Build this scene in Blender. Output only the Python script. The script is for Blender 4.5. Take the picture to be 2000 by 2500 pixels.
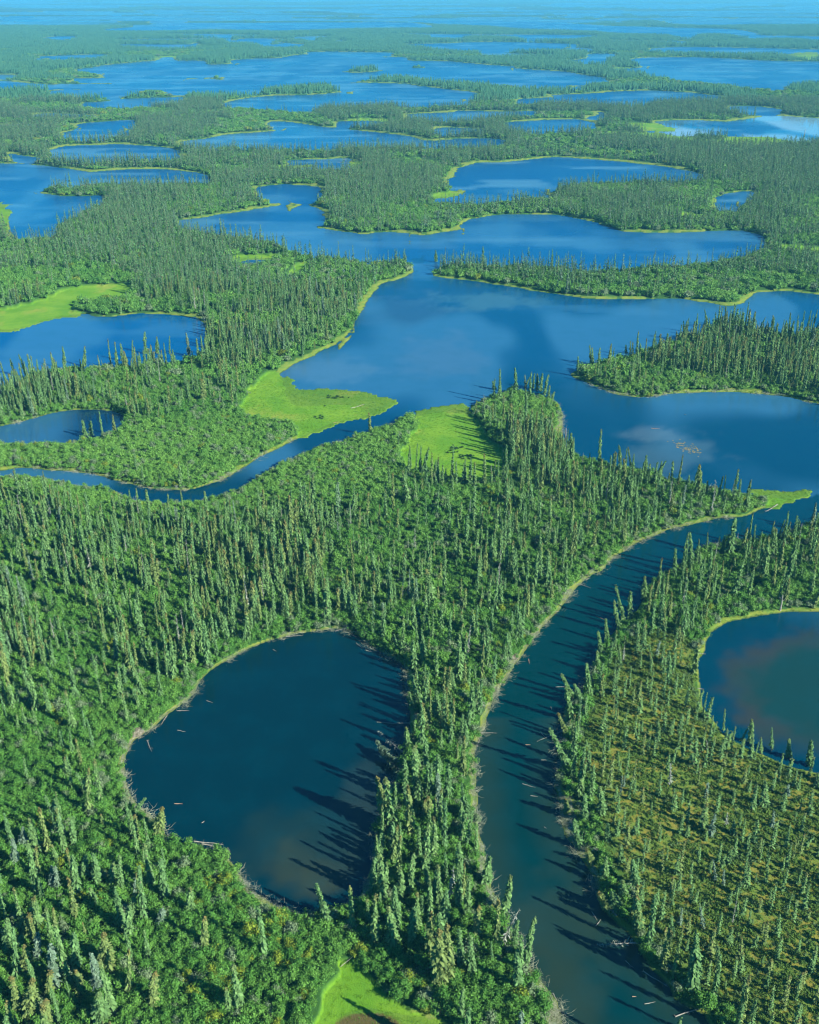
import bpy, math, time
import numpy as np
from mathutils import Vector, Matrix, Euler
T0 = time.time()
SC = bpy.context.scene
for o in list(bpy.data.objects): bpy.data.objects.remove(o)
# ---------------------------------------------------------------- camera, sky, sun, exposure
FPX, CAM_H = 2500.0, 150.0                 # focal length in photo pixels, height of the aircraft above the water
PITCH = math.atan(1275/2500)
cd = bpy.data.cameras.new('camera'); cam = bpy.data.objects.new('camera', cd); SC.collection.objects.link(cam)
cd.sensor_fit = 'VERTICAL'; cd.sensor_height = 24; cd.lens = 24.0; cd.clip_start = 1; cd.clip_end = 300000
cam.location = (0, 0, CAM_H); cam.rotation_euler = (math.pi/2 - PITCH, 0, 0)
SC.camera = cam
SUN_EL, SUN_AZ = math.radians(31), math.radians(-32)        # azimuth of the sun, counter-clockwise from +x
W = bpy.data.worlds.new('World'); SC.world = W; W.use_nodes = True
nt = W.node_tree; nt.nodes.clear()
sky = nt.nodes.new('ShaderNodeTexSky'); sky.sky_type = 'NISHITA'; sky.sun_disc = False
sky.sun_elevation = SUN_EL; sky.sun_rotation = math.pi/2 - SUN_AZ
sky.air_density = 1.0; sky.dust_density = 0.3; sky.ozone_density = 3.0; sky.altitude = 0
bg = nt.nodes.new('ShaderNodeBackground'); bg.inputs['Strength'].default_value = 0.065
wo = nt.nodes.new('ShaderNodeOutputWorld')
gr = nt.nodes.new('ShaderNodeMix'); gr.data_type = 'RGBA'; gr.blend_type = 'MULTIPLY'; gr.inputs[0].default_value = 1; gr.inputs[7].default_value = (.07, .74, 1.12, 1)
nt.links.new(sky.outputs[0], gr.inputs[6]); nt.links.new(gr.outputs[2], bg.inputs[0]); nt.links.new(bg.outputs[0], wo.inputs[0])
ld = bpy.data.lights.new('sun', 'SUN'); ld.energy = 5.0; ld.angle = math.radians(.5); ld.color = (1, .94, .80)
sun = bpy.data.objects.new('sun', ld); SC.collection.objects.link(sun)
sv = Vector((math.cos(SUN_EL)*math.cos(SUN_AZ), math.cos(SUN_EL)*math.sin(SUN_AZ), math.sin(SUN_EL)))
sun.rotation_euler = sv.to_track_quat('Z', 'Y').to_euler(); sun.location = (60, -40, 200)
vs = SC.view_settings; vs.view_transform = 'Standard'; vs.look = 'None'; vs.gamma = 1; vs.exposure = 1.08; vs.use_curve_mapping = False
cy = SC.cycles; cy.use_denoising = True; cy.denoising_prefilter = 'ACCURATE'; cy.pixel_filter_type = 'BLACKMAN_HARRIS'; cy.filter_width = 1.2; cy.max_bounces = 4; cy.diffuse_bounces = 1; cy.glossy_bounces = 2; cy.volume_bounces = 0
cy.transmission_bounces = 1; cy.transparent_max_bounces = 4; cy.use_adaptive_sampling = True; cy.adaptive_threshold = 0.015
HAZE_DENSITY, HAZE_COLOR = 1.05e-4, (.15, .66, 1.0)
RNG = np.random.default_rng(7)
CT, ST = math.cos(PITCH), math.sin(PITCH)
def ground(px, py, z=0.0):
    """photo pixel -> metres on the level z"""
    a = (np.asarray(px, float) - 1000)/FPX; b = (np.asarray(py, float) - 1250)/FPX
    t = (CAM_H - z)/(ST + b*CT)
    return a*t, (CT - b*ST)*t
def pixel(x, y, z=0.0):
    dz = z - CAM_H; f = y*CT - dz*ST; u = y*ST + dz*CT
    return 1000 + FPX*x/f, 1250 - FPX*u/f
# ---------------------------------------------------------------- outlines of waters and meadows
# Surveyed outlines: every token is a mark on one of a few map sheets (sheet origin + scale); mark() turns it into metres on the ground.
SHEETS = {'A': (0, 0, 3.45), 'B': (500, 0, 3.45), 'C': (1000, 0, 3.45), 'D': (1500, 0, 3.45),
          'E': (0, 180, 3.45), 'F': (500, 180, 3.45), 'G': (1000, 180, 3.45), 'H': (1500, 180, 3.45),
          'I': (0, 350, 1.725), 'J': (1000, 350, 1.725), 'K': (0, 800, 1.725), 'L': (1000, 800, 1.725),
          'M': (0, 1400, 1.725), 'N': (1000, 1400, 1.725), 'O': (0, 1900, 1.725), 'P': (1000, 1900, 1.725),
          'Q': (0, 0, .8625)}
def marks(s):
    ox, oy, k = SHEETS['Q']; out = []
    for t in s.split():
        if t in SHEETS: ox, oy, k = SHEETS[t]
        else:
            a, b = t.split(','); out.append((ox + float(a)/k, oy + float(b)/k))
    return np.array(out)

WATERS = [  # (height in metres of the growth that hides the near shore, outline)
 (1.5, 'M 1050,312 1180,272 1300,247 1420,237 1500,264 1560,302 1640,347 1700,392 Q 858,1440 866,1490 864,1540 850,1590 832,1640 818,1690 802,1730 788,1780 780,1830 768,1860 745,1888 700,1908 650,1915 600,1905 560,1880 520,1850 480,1800 440,1778 400,1772 350,1752 312,1705 287,1680 265,1650 259,1615 M 528,765 560,700 650,647 700,600 750,560 800,522 832,462 852,438 900,402 960,362'),
 (1.5, 'P 640,1150 635,1035 625,960 610,900 560,830 500,760 470,700 430,600 395,530 372,490 335,420 310,300 290,200 278,120 282,40 N 285,1000 277,900 270,780 290,690 310,640 325,590 360,500 410,440 490,312 560,222 630,152 700,62 780,2 L 800,1032 860,970 960,902 1070,862 1200,822 1290,806 1400,796 1490,762 1560,746 1640,706 1680,692 1760,600 2000,600 2000,760 1725,810 1600,855 1500,880 1350,885 1250,915 1200,945 1140,985 1080,1020 N 1010,40 960,140 860,230 810,300 790,370 755,430 735,470 700,520 665,560 650,620 640,680 625,730 640,790 625,850 620,920 620,960 P 615,20 620,80 640,150 650,220 700,300 740,370 780,430 800,500 830,560 880,610 930,660 960,710 1000,780 1050,835 1090,880 1110,925 1180,965 1240,995 1270,1060 1300,1150'),
 (3, 'L 1690,691 1580,686 1450,682 1340,668 1240,650 1130,622 1000,592 900,567 800,537 730,520 690,500 655,470 640,440 645,380 642,320 612,285 560,268 500,252 440,238 380,252 320,287 270,312 262,345 230,335 150,328 60,338 0,355 K 1640,385 1580,402 1500,432 1440,447 1340,482 1270,512 1190,547 1100,592 1050,632 1000,657 920,692 870,712 800,714 700,714 600,707 520,687 460,657 380,647 280,637 200,624 130,614 0,612 -300,650 -300,625 -150,600 0,602 100,592 200,599 330,606 420,621 520,651 600,669 700,681 790,683 860,666 960,631 1020,591 1080,551 1180,506 1260,461 1330,431 1400,403 1500,380 1560,350 1500,300 1350,300 1250,300 1200,250 1188,200 1190,188 1250,150 1320,120 1400,75 1470,35 1492,0 I 1425,845 1480,792 1500,732 1540,682 1600,602 1660,577 1725,556 J 15,542 20,500 0,462 100,470 115,490 80,520 68,545 130,562 250,577 400,600 600,632 800,657 1000,654 1150,657 1260,672 1330,684 1400,674 1430,652 1450,632 1520,624 1620,624 1725,637 2100,660 L 2100,560'),
 (6, 'I 750,325 830,316 920,301 1050,281 1150,266 1220,257 1213,240 1180,216 1130,211 1080,191 1120,179 1200,173 1290,178 1350,188 1320,215 1250,225 1222,238 1235,252 1300,263 1355,281 1362,302 1340,345 1400,366 1480,376 1540,383 1620,373 1725,378 J 0,380 60,388 130,376 200,366 232,351 220,336 260,321 330,306 420,299 540,299 620,303 700,316 790,336 850,356 900,371 1000,376 1150,376 1240,371 1400,369 1490,391 1488,402 1420,430 1350,450 1250,468 1100,480 980,488 850,493 760,497 600,485 400,478 250,470 130,470 90,520 20,545 0,455 I 1600,465 1450,450 1300,436 1215,418 1180,393 1100,378 1000,362 900,350 830,335'),
 (5, 'J 560,63 640,58 750,66 880,76 1000,89 1120,106 1235,130 1180,138 1100,143 950,140 800,145 700,153 620,167 580,188 590,196 560,207 450,214 350,224 250,232 100,228 160,222 210,210 230,191 200,175 162,156 185,141 196,111 230,96 280,83 380,79 470,73'),
 (6, 'J 1290,232 1330,214 1400,204 1450,203 1420,216 1385,235 1378,256 1320,256 1298,244'),
 (5, 'I -250,80 0,85 100,86 200,96 300,109 380,121 480,113 600,109 700,111 800,119 872,132 860,148 700,152 500,152 300,158 200,163 158,178 142,203 210,216 300,223 400,220 440,226 360,250 330,275 280,300 240,325 235,345 150,375 80,370 42,350 35,320 46,280 30,255 0,245 -60,238 -250,300'),
 (7, 'E 420,650 460,630 550,612 700,603 850,598 950,594 1100,598 1250,608 1400,622 1500,645 1490,655 1350,668 1100,678 900,684 700,686 560,680 450,665'),
 (6, 'E 530,498 600,478 665,460 672,440 650,425 750,412 900,402 1050,392 1140,390 1120,410 1050,430 1040,445 1090,470 1050,487 950,505 800,515 650,512 560,505'),
 (4, 'E 1535,577 1600,560 1725,548 F 60,535 200,510 350,500 500,490 600,478 680,462 660,445 560,430 535,405 600,402 720,405 800,418 900,435 1050,452 1170,462 1300,478 1450,492 1600,508 1725,528 G 60,545 120,562 240,562 400,548 560,543 700,548 790,560 780,578 600,588 400,588 200,593 0,588 F 1500,590 1350,598 1100,610 900,618 700,613 500,603 300,603 100,603 0,598 E 1560,588'),
 (4, 'F 1110,405 1200,400 1350,395 1500,403 1430,415 1230,420 1200,440 1170,447 1150,435 1120,425'),
 (3, 'F 690,735 800,725 1000,720 1150,715 1230,715 1195,755 1235,770 1230,795 1100,805 900,800 700,797 580,792 700,780 760,765'),
 (5, 'F 145,255 200,240 300,215 400,200 520,190 640,183 800,180 950,175 1100,160 1248,150 1200,130 1100,108 1085,100 1180,82 1300,77 1500,78 1700,85 G 0,92 100,105 250,122 400,140 500,152 570,168 540,180 460,195 440,210 520,232 400,240 250,245 150,255 0,260 F 1500,250 1350,258 1240,252 1000,262 915,275 910,295 800,298 770,290 730,285 600,280 400,265 300,262 200,260'),
 (5, 'G 910,225 960,212 1100,205 1200,195 1210,180 1400,172 1600,162 1725,150 H 200,143 350,142 500,150 650,160 800,178 900,188 850,203 700,208 500,213 350,218 200,240 0,250 G 1600,238 1450,223 1300,218 1100,218 980,225 940,240'),
 (4, 'A 640,583 760,570 850,553 950,540 1100,528 1200,518 1330,510 1500,510 1725,513 B 0,540 150,540 290,533 220,510 350,497 500,492 630,488 760,465 870,452 860,438 1000,435 1200,435 1400,440 1580,445 1500,470 1600,480 1700,485 C 0,510 150,512 300,515 440,525 600,540 750,552 880,558 860,573 1000,583 1150,593 1300,603 1440,625 1560,645 1670,665 1500,688 1380,700 1350,715 1480,728 1400,738 1200,738 1000,733 850,698 800,690 600,688 400,678 250,668 100,650 0,640 B 1500,640 1280,660 1180,680 1090,695 F 1000,70 850,88 750,98 560,112 430,138 420,150 200,158 0,150 E 1540,150 1400,145 1390,120 1200,112 900,104 560,102 430,102 330,112 120,122 0,135 -200,130 A -200,680 0,687 100,690 200,697 330,708 430,712 560,708 870,708 1000,702 1300,692 1500,682 1600,668 1725,658 B 0,655 170,650 60,635 0,632 A 1600,632 1350,630 1000,628 870,627 870,605 830,597 760,592'),
 (1, 'A 620,662 900,656 1200,650 1500,645 1540,655 1300,665 1000,670 700,672'),
 (4, 'E 420,145 600,137 800,136 1000,138 1160,145 1165,160 1020,165 1000,193 920,190 700,185 500,180 440,165'),
 (4, 'E 700,245 770,240 870,235 950,220 1100,210 1250,203 1400,200 1530,195 1540,210 1480,240 1280,255 1150,262 1000,272 850,275 790,270'),
 (2, 'E 290,345 400,335 600,338 750,350 820,358 700,362 500,365 350,362'),
 (2, 'E 0,430 270,425 380,432 280,440 0,445'), (3, 'E 80,675 200,690 330,710 250,730 120,712'),
 (3, 'A 370,320 450,308 560,305 640,308 600,318 540,325 600,335 560,345 450,340 400,330'),
 (3, 'A 300,492 420,488 340,475 520,468 700,460 915,460 880,475 750,488 600,488 520,492 430,490 330,502'),
 (3, 'A 980,375 1150,372 1400,375 1600,373 1660,362 1640,385 1500,398 1250,400 1050,390'),
 (2, 'B 190,350 280,335 300,325 600,325 900,335 880,340 700,350 560,355 560,362 700,368 850,372 780,382 650,400 560,395 420,365 260,355'),
 (1, 'A 950,333 1300,327 1725,324 B 200,322 200,330 0,332 A 1500,338 1100,342'),
 (1, 'A 1390,289 1725,286 B 300,290 490,294 400,302 0,303 A 1500,296'),
 (2, 'A 870,250 950,240 1070,232 1290,205 1380,195 1725,192 B 500,190 1100,187 1725,190 C 200,228 100,240 B 1725,238 1400,243 1100,248 880,258 640,263 500,256 250,250 0,248 A 1500,262 1200,266 950,264'),
 (2, 'C 0,160 200,158 500,155 700,162 1000,170 1170,180 1250,188 1500,205 1725,218 D 300,225 550,232 900,240 1080,255 1200,280 1400,298 1725,305 2200,310 2200,350 1725,346 1600,333 1300,316 1100,303 870,288 690,293 640,315 520,305 480,298 300,290 0,278 C 1500,263 1200,253 900,247 860,238 700,225 500,215 300,195 150,180 0,175'),
 (2, 'C 0,280 200,285 600,290 1000,290 1400,295 1600,300 1450,320 1360,335 1200,335 1000,335 900,315 700,305 500,300 250,297 0,292'),
 (3, 'C -40,372 80,368 250,365 370,362 450,355 800,352 1100,360 1350,370 1420,375 1300,390 1400,400 1550,412 1500,423 1200,422 900,422 700,425 500,418 250,410 100,393 0,383'),
 (3, 'C 1340,505 1430,500 1520,482 1500,455 1600,452 1725,455 1725,478 1660,490 1640,522 1500,522 1400,516'),
 (2, 'D 140,498 250,487 400,482 700,482 1000,495 1200,507 1500,515 1725,518 2300,522 2300,700 1725,692 1500,698 1300,703 1100,703 1000,688 850,678 600,658 400,633 250,608 50,588 0,575 130,576 285,562 270,545 200,520'),
 (2, 'D 290,415 400,402 600,395 1000,400 1400,408 1725,415 2200,418 2200,440 1725,438 1480,450 1000,452 900,447 600,436 400,427'),
 (2, 'D 0,338 300,342 530,345 610,350 580,368 530,360 250,350 0,345'),
 (1, 'D 430,182 700,185 1000,192 1725,194 2200,195 2200,200 1100,200 1060,208 900,203 600,192'),
 (.3, 'H 340,405 500,392 700,392 850,400 980,402 1100,382 1290,358 1310,350 1500,360 1725,375 2300,390 2300,600 1725,592 1600,590 1500,572 1350,547 1150,532 950,530 880,530 600,525 450,515 300,500 270,475 400,480 520,478 480,455 400,425'),
 (4, 'H 960,280 1100,272 1250,280 1400,300 1380,315 1300,330 1200,318 1050,305'),
 (2, 'H 1050,103 1200,100 1400,108 1430,120 1380,135 1250,125 1080,112'),
 (4, 'G -20,345 0,340 100,335 250,328 380,322 400,310 550,312 700,318 850,318 1050,315 1040,330 860,338 700,345 600,365 450,375 300,378 150,370 60,363 0,352'),
 (5, 'G 820,410 950,400 1100,392 1250,385 1400,383 1470,395 1560,412 1560,433 1450,436 1270,456 1100,466 930,458 860,430'),
 (1, 'G 1500,365 1580,350 1585,322 1640,335 1620,380 1560,385'),
 (4, 'G 230,460 400,455 550,462 600,470 400,485 230,490'),
 (2, 'I 1010,488 1080,482 1160,482 1155,497 1090,502 1040,502'),
 (1.5, 'K -150,430 0,415 60,400 150,380 220,360 330,345 450,350 500,360 525,385 470,440 350,465 280,477 150,482 0,480 -150,470'),
 (5, 'I -250,800 0,785 100,772 180,747 270,727 360,719 400,728 480,729 600,716 700,721 820,731 850,751 868,790 860,830 K 862,62 780,82 700,95 600,105 450,113 350,128 200,140 100,170 60,192 0,205 -250,230'),
 (2.5, 'N 2100,150 1725,158 1600,161 1480,176 1380,196 1300,226 1255,266 1240,321 1210,391 1225,461 1240,531 1280,581 1340,651 1440,706 1520,736 1600,771 1725,801 2100,880'),
 (.3, 'O 1450,1015 1500,990 1560,978 1650,988 1725,1005 P 60,1015 130,1045 140,1150 O 1400,1150'),
 (0, 'A 0,140 300,138 500,150 420,172 250,172 0,165 -200,160'), (0, 'A 870,140 1010,127 1040,142 1200,146 1460,158 1250,168 1100,155'),
 (0, 'B 390,90 480,82 500,95 470,108 410,100'), (0, 'B 1050,90 1400,85 1725,85 C 200,95 220,115 0,130 B 1500,112 1200,100'),
 (0, 'A 0,628 130,632 100,640 0,642 -100,635'), (0, 'B 1110,340 1160,338 1175,352 1140,350'),
 (0, 'A 1320,490 1350,478 1450,480 1470,490 1400,500 1340,500'), (0, 'B 750,312 1000,303 1060,312 900,320'),
 (0, 'C 180,312 400,318 480,325 400,332 230,325'), (0, 'C 600,444 900,450 1200,468 1100,470 800,458'),
]
ISLANDS = [  # dry land standing in those waters
 (3, 'L 2100,-40 1725,-10 J 1600,790 1500,775 1400,748 1300,748 1240,792 L 1180,12 1090,47 1000,77 900,102 800,127 740,147 690,160 680,185 690,206 760,236 850,276 920,289 1000,291 1100,281 1200,276 1300,273 1400,273 1500,281 1600,293 1725,319 2100,370'),
 (1, 'B 1160,605 1220,592 1340,585 1520,590 1380,608 1250,612'), (1, 'C 5,570 60,555 140,560 100,572'),
 (0, 'D 1160,284 1300,290 1420,297 1300,300'), (0, 'B 560,355 640,348 800,345 900,352 850,362 700,362 640,358'),
 (3, 'H 590,520 640,512 760,522 900,535 1020,548 980,560 850,560 700,548'),
]
MEADOWS = [  # bright sedge flats, just above the water
 'K 1015,340 1035,290 1080,240 1120,195 1150,188 1190,195 1250,240 1275,262 1350,255 1450,262 1550,275 1640,290 1678,305 1600,350 1500,380 1400,402 1330,430 1270,458 1240,410 1180,390 1100,375 1050,365',
 'Q 985,855 1010,900 1040,930 1070,965 1062,990 1020,1010 985,1008 950,998 890,990 850,975 848,950 870,920 888,890 872,870 900,857 950,853',
 'I -200,790 0,785 100,772 180,747 270,727 350,718 315,690 345,660 450,655 530,640 565,615 545,598 450,597 330,605 250,625 200,650 100,680 0,700 -200,720',
 'O 1365,900 1430,850 1440,790 1500,800 1560,860 1640,920 1725,970 P 100,1020 160,1055 160,1150 O 1340,1150 1350,980',
 'J 1545,432 1620,430 1725,440 1900,450 1900,470 1725,462 1650,460 1570,450',
 'L 1440,684 1560,684 1690,690 1640,712 1560,744 1500,745 1510,715',
 'I -200,240 0,245 30,255 46,280 35,320 0,335 -200,330',
 'H 70,432 200,415 350,422 440,440 520,475 400,480 280,472 170,458',
 'H -40,490 150,498 300,495 380,490 460,505 500,520 700,545 850,560 950,545 1000,532 1200,530 1400,545 1540,575 1500,600 1200,600 1000,600 800,582 500,574 350,558 200,528 -40,512',
 'F 560,797 620,782 750,772 900,765 890,775 780,783 700,794 600,802', 'F 1195,755 1240,745 1330,752 1330,785 1240,800 1232,770',
 'I 965,485 1010,472 1090,470 1180,475 1175,482 1080,482 1020,488 990,498', 'J 60,225 200,196 228,190 212,212 160,222 100,228',
 'F 1210,390 1400,378 1680,395 1640,405 1400,392',
 'J 1130,300 1180,293 1260,305 1220,318 1150,315', 'A 1300,490 1340,475 1480,472 1600,475 1470,480 1400,478 1330,497',
 'I 1230,520 1300,500 1305,508 1270,530 1240,560 1220,560', 'D 0,565 120,570 100,574 0,574', 'D 1440,450 1725,440 1725,500 1500,495 1400,470',
]
SHRUBS = [  # willow thickets without spruce
 'K -200,490 280,482 480,470 560,420 700,410 860,385 1010,355 1180,392 1260,440 1180,500 1000,600 860,662 700,675 560,655 400,605 -200,580',
 'K -200,620 400,652 620,710 850,716 1050,638 1300,516 1500,436 1725,370 L 60,390 40,480 0,590 K 1640,740 1200,800 800,795 560,800 400,755 0,715 -200,710',
 'L 262,330 320,285 450,235 560,262 600,300 640,400 600,450 520,470 390,470 310,400',
 'O 740,270 900,320 1000,480 1250,580 1400,540 1500,640 1725,800 1725,900 1440,820 1350,1150 560,1150 660,900 700,700 650,560 720,400',
 'P -120,740 0,830 150,940 300,880 560,900 640,1150 -200,1150', 'I -200,560 0,548 300,545 560,565 590,600 450,598 250,622 0,690 -200,700',
 'J 100,530 130,545 300,566 600,600 900,628 1100,628 1350,645 1420,655 1330,680 1150,652 1000,650 800,650 400,592 130,556',
 'F 280,300 700,290 800,300 1050,400 1150,455 900,430 700,400 520,400 560,430 670,460 400,490 0,535 E 1600,540 F 100,450 250,380 100,340',
 'E 200,285 600,275 1100,285 1300,300 1500,330 1100,385 700,405 640,425 665,450 530,490 480,460 600,400 860,368 700,330 300,320',
 'G -200,330 400,255 900,235 1000,230 1200,240 1100,270 1000,300 700,305 400,300 100,325', 'G 1100,340 1480,330 1590,320 1580,350 1500,365 1400,380 1100,388 900,380',
 'G 1250,460 1500,445 1725,450 H 0,430 100,470 0,500 G 1725,520 1500,500', 'A 500,590 760,592 870,610 870,625 1600,632 1500,645 900,655 560,660 400,640',
 'L 690,180 800,130 900,120 960,160 1100,200 1300,230 1500,260 1725,300 1725,318 1300,272 1100,280 920,288 760,235',
 'M 700,600 850,430 1000,320 1180,262 1230,280 1000,400 900,520 760,600', 'L 730,530 900,580 1130,640 1350,690 1500,690 1500,740 1300,740 1100,690 900,620 760,560',
 'L 1050,880 1200,800 1400,780 1500,740 1450,720 1250,760 1080,820', 'I 320,715 320,690 350,660 450,655 560,640 620,700 480,735 360,722', 'I 960,540 1100,480 1200,500 1300,500 1280,570 1180,580',
 'J 1300,600 1480,560 1725,590 1725,620 1450,630', 'J 1100,200 1300,190 1300,230 1150,250', 'N 2100,60 1725,90 1500,140 1340,200 1240,280 1200,390 1170,340 1250,210 1400,130 1600,70 2100,30',
]
BOG = 'N 880,330 1000,270 1120,270 1190,330 1190,450 1225,560 1330,690 1500,770 1725,850 2200,950 P 2200,1300 1500,1200 1380,1000 1250,900 1110,800 990,600 880,400 800,180 770,0 N 720,860 730,700 790,560 850,430'
# ---------------------------------------------------------------- noise, distances
def vnoise(x, y, s, seed=0):
    x = x/s + 1000; y = y/s + 1000
    xi = np.floor(x).astype(np.int64); yi = np.floor(y).astype(np.int64); fx = x - xi; fy = y - yi
    fx = fx*fx*(3-2*fx); fy = fy*fy*(3-2*fy)
    def h(a, b):
        n = (a*374761393 + b*668265263 + seed*982451653) & 0xffffffff
        n = ((n ^ (n >> 13))*1274126177) & 0xffffffff
        return ((n ^ (n >> 16)) & 0xffff)/65535.0
    return (h(xi, yi)*(1-fx) + h(xi+1, yi)*fx)*(1-fy) + (h(xi, yi+1)*(1-fx) + h(xi+1, yi+1)*fx)*fy
def fbm(x, y, s, seed=0, o=3): return sum(vnoise(x, y, s/2**i, seed+i)*.5**i for i in range(o))/sum(.5**i for i in range(o))
def smooth(a, b, x): t = np.clip((x-a)/(b-a), 0, 1); return t*t*(3-2*t)
def round_off(P, n=3):
    A, B, C_, D = np.roll(P, 1, 0), P, np.roll(P, -1, 0), np.roll(P, -2, 0); out = []
    for k in range(n):
        t = k/n
        out.append(.5*((2*B) + (-A+C_)*t + (2*A-5*B+4*C_-D)*t*t + (-A+3*B-3*C_+D)*t**3))
    return np.stack(out, 1).reshape(-1, 2)
def outline(P, hv, island=False):
    """marks -> outline on the ground; where growth of height hv hides a shore the true shore is nearer"""
    P = round_off(P); A = np.sum(P[:, 0]*np.roll(P[:, 1], -1) - np.roll(P[:, 0], -1)*P[:, 1])
    T = np.roll(P, -1, 0) - np.roll(P, 1, 0); N = np.stack([T[:, 1], -T[:, 0]], 1)*(1 if A > 0 else -1)
    N /= np.linalg.norm(N, axis=1)[:, None] + 1e-9
    k = smooth(.1, .6, N[:, 1]*(-1 if island else 1))
    x, y = ground(P[:, 0], np.maximum(P[:, 1], -15), 0); x2, y2 = ground(P[:, 0], np.maximum(P[:, 1], -15), hv)
    return np.stack([x + (x2-x)*k, y + (y2-y)*k], 1)
def signed(X, Y, P, far):
    """distance to the outline P, positive inside; -far away from it"""
    out = np.full(X.shape, -far, np.float32)
    m = (X > P[:, 0].min()-far) & (X < P[:, 0].max()+far) & (Y > P[:, 1].min()-far) & (Y < P[:, 1].max()+far)
    if not m.any(): return out
    x = X[m].astype(np.float32); y = Y[m].astype(np.float32); d = np.full(x.shape, 1e12, np.float32); ins = np.zeros(x.shape, bool)
    for (x1, y1), (x2, y2) in zip(P.astype(np.float32), np.roll(P, -1, 0).astype(np.float32)):
        ex, ey = x2-x1, y2-y1; L = ex*ex+ey*ey
        if L < 1e-6: continue
        t = np.clip(((x-x1)*ex + (y-y1)*ey)/L, 0, 1)
        np.minimum(d, (x-x1-t*ex)**2 + (y-y1-t*ey)**2, out=d)
        if y1 != y2: ins ^= ((y1 > y) != (y2 > y)) & (x < ex*(y-y1)/ey + x1)
    d = np.sqrt(d); out[m] = np.maximum(np.where(ins, d, -d), -far)
    return out
# ---------------------------------------------------------------- survey grid of the delta
rows = np.concatenate([np.arange(3500, 2700, -25), np.arange(2700, 1300, -4), np.arange(1300, 420, -3), np.arange(420, 160, -1.5), np.arange(160, 12, -1.), np.arange(12, -20, -1.), [-20.5, -21.5, -22.5, -23.3]])
cols = np.concatenate([np.arange(-3000, -400, 80), np.arange(-400, -60, 10), np.arange(-60, 2060, 4), np.arange(2060, 2400, 10), np.arange(2400, 5001, 80)])
PX, PY = np.meshgrid(cols, rows)
GX, GY = ground(PX, PY)
GX = GX.astype(np.float64); DIST = np.hypot(GX, GY)
S = np.full(GX.shape, -1e5, np.float32); WID = np.zeros(GX.shape, np.int16)
for i, (hv, s) in enumerate(WATERS):
    mk = marks(s); hv = max(hv, 6) if mk[:, 1].mean() < 205 else hv + 1 if hv >= 4 else hv
    P = outline(mk, hv); far = max(30, .06*P[:, 1].mean())
    d = signed(GX, GY, P, far); m = d > S; WID[m & (d > -far)] = i; S = np.maximum(S, d)
r2 = np.random.default_rng(3)                                         # small waters near the horizon and off to the sides
for i in range(230):
    if i < 150: px, py = r2.uniform(-300, 2300), r2.uniform(-16, 62) ; w, h = r2.uniform(40, 300), r2.uniform(.5, 1.5)*(1 + max(py, 0)/50)
    else: px = r2.choice([r2.uniform(-2600, -350), r2.uniform(2350, 4600)]); py = 40 + 1500*r2.random()**2.2; w, h = r2.uniform(120, 500), (py+40)*r2.uniform(.04, .12)
    a = np.linspace(0, 2*np.pi, 14, endpoint=False); rr = r2.uniform(.6, 1.15, 14)
    Q_ = np.stack([px + w*rr*np.cos(a), py + h*rr*np.sin(a)], 1)
    P = outline(Q_, 6 if i < 130 else 0); d = signed(GX, GY, P, max(30, .06*P[:, 1].mean()))
    WID[d > S] = 99; S = np.maximum(S, d)
for hv, s in ISLANDS: P = outline(marks(s), hv, True); S = np.minimum(S, -signed(GX, GY, P, max(30, .06*P[:, 1].mean())))
MD = np.full(GX.shape, -1e5, np.float32)
for s in MEADOWS: P = outline(marks(s), 1.5); MD = np.maximum(MD, signed(GX, GY, P, max(20, .04*P[:, 1].mean())))
SH = np.full(GX.shape, -1e5, np.float32)
for s in SHRUBS: P = outline(marks(s), 0); SH = np.maximum(SH, signed(GX, GY, P, max(20, .04*P[:, 1].mean())))
BG = signed(GX, GY, outline(marks(BOG), 0), 40)
k = np.clip(DIST/260, .6, 12)
S = S + ((fbm(GX, GY, 9, 5) - .5)*1.6 + (vnoise(GX, GY, 2.2, 9) - .5)*.5)*k
MD = MD + ((fbm(GX, GY, 7, 15) - .5)*3.4 + (vnoise(GX, GY, 1.6, 16) - .5)*1.2)*k
S = np.where(MD > 0, np.minimum(S, -.25), S)                          # sedge flats stand in the water
SHORE = -S                                                            # metres inland
LANDZ = np.where(SHORE > 0, .12 + .95*(1 - np.exp(-SHORE/4)) + (fbm(GX, GY, 14, 31) - .5)*.5*smooth(1, 8, SHORE), np.maximum(SHORE*.35, -1.2))
LANDZ = np.where(MD > 0, .1, LANDZ)
rneg = -rows
def sample(F, x, y):
    px, py = pixel(x, y); c = np.clip(np.interp(px, cols, np.arange(len(cols))), 0, len(cols)-1.001); r = np.clip(np.interp(-py, rneg, np.arange(len(rows))), 0, len(rows)-1.001)
    ci = c.astype(int); ri = r.astype(int); fc = c-ci; fr = r-ri
    return (F[ri, ci]*(1-fc) + F[ri, ci+1]*fc)*(1-fr) + (F[ri+1, ci]*(1-fc) + F[ri+1, ci+1]*fc)*fr
print('survey', round(time.time()-T0, 1))
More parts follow.
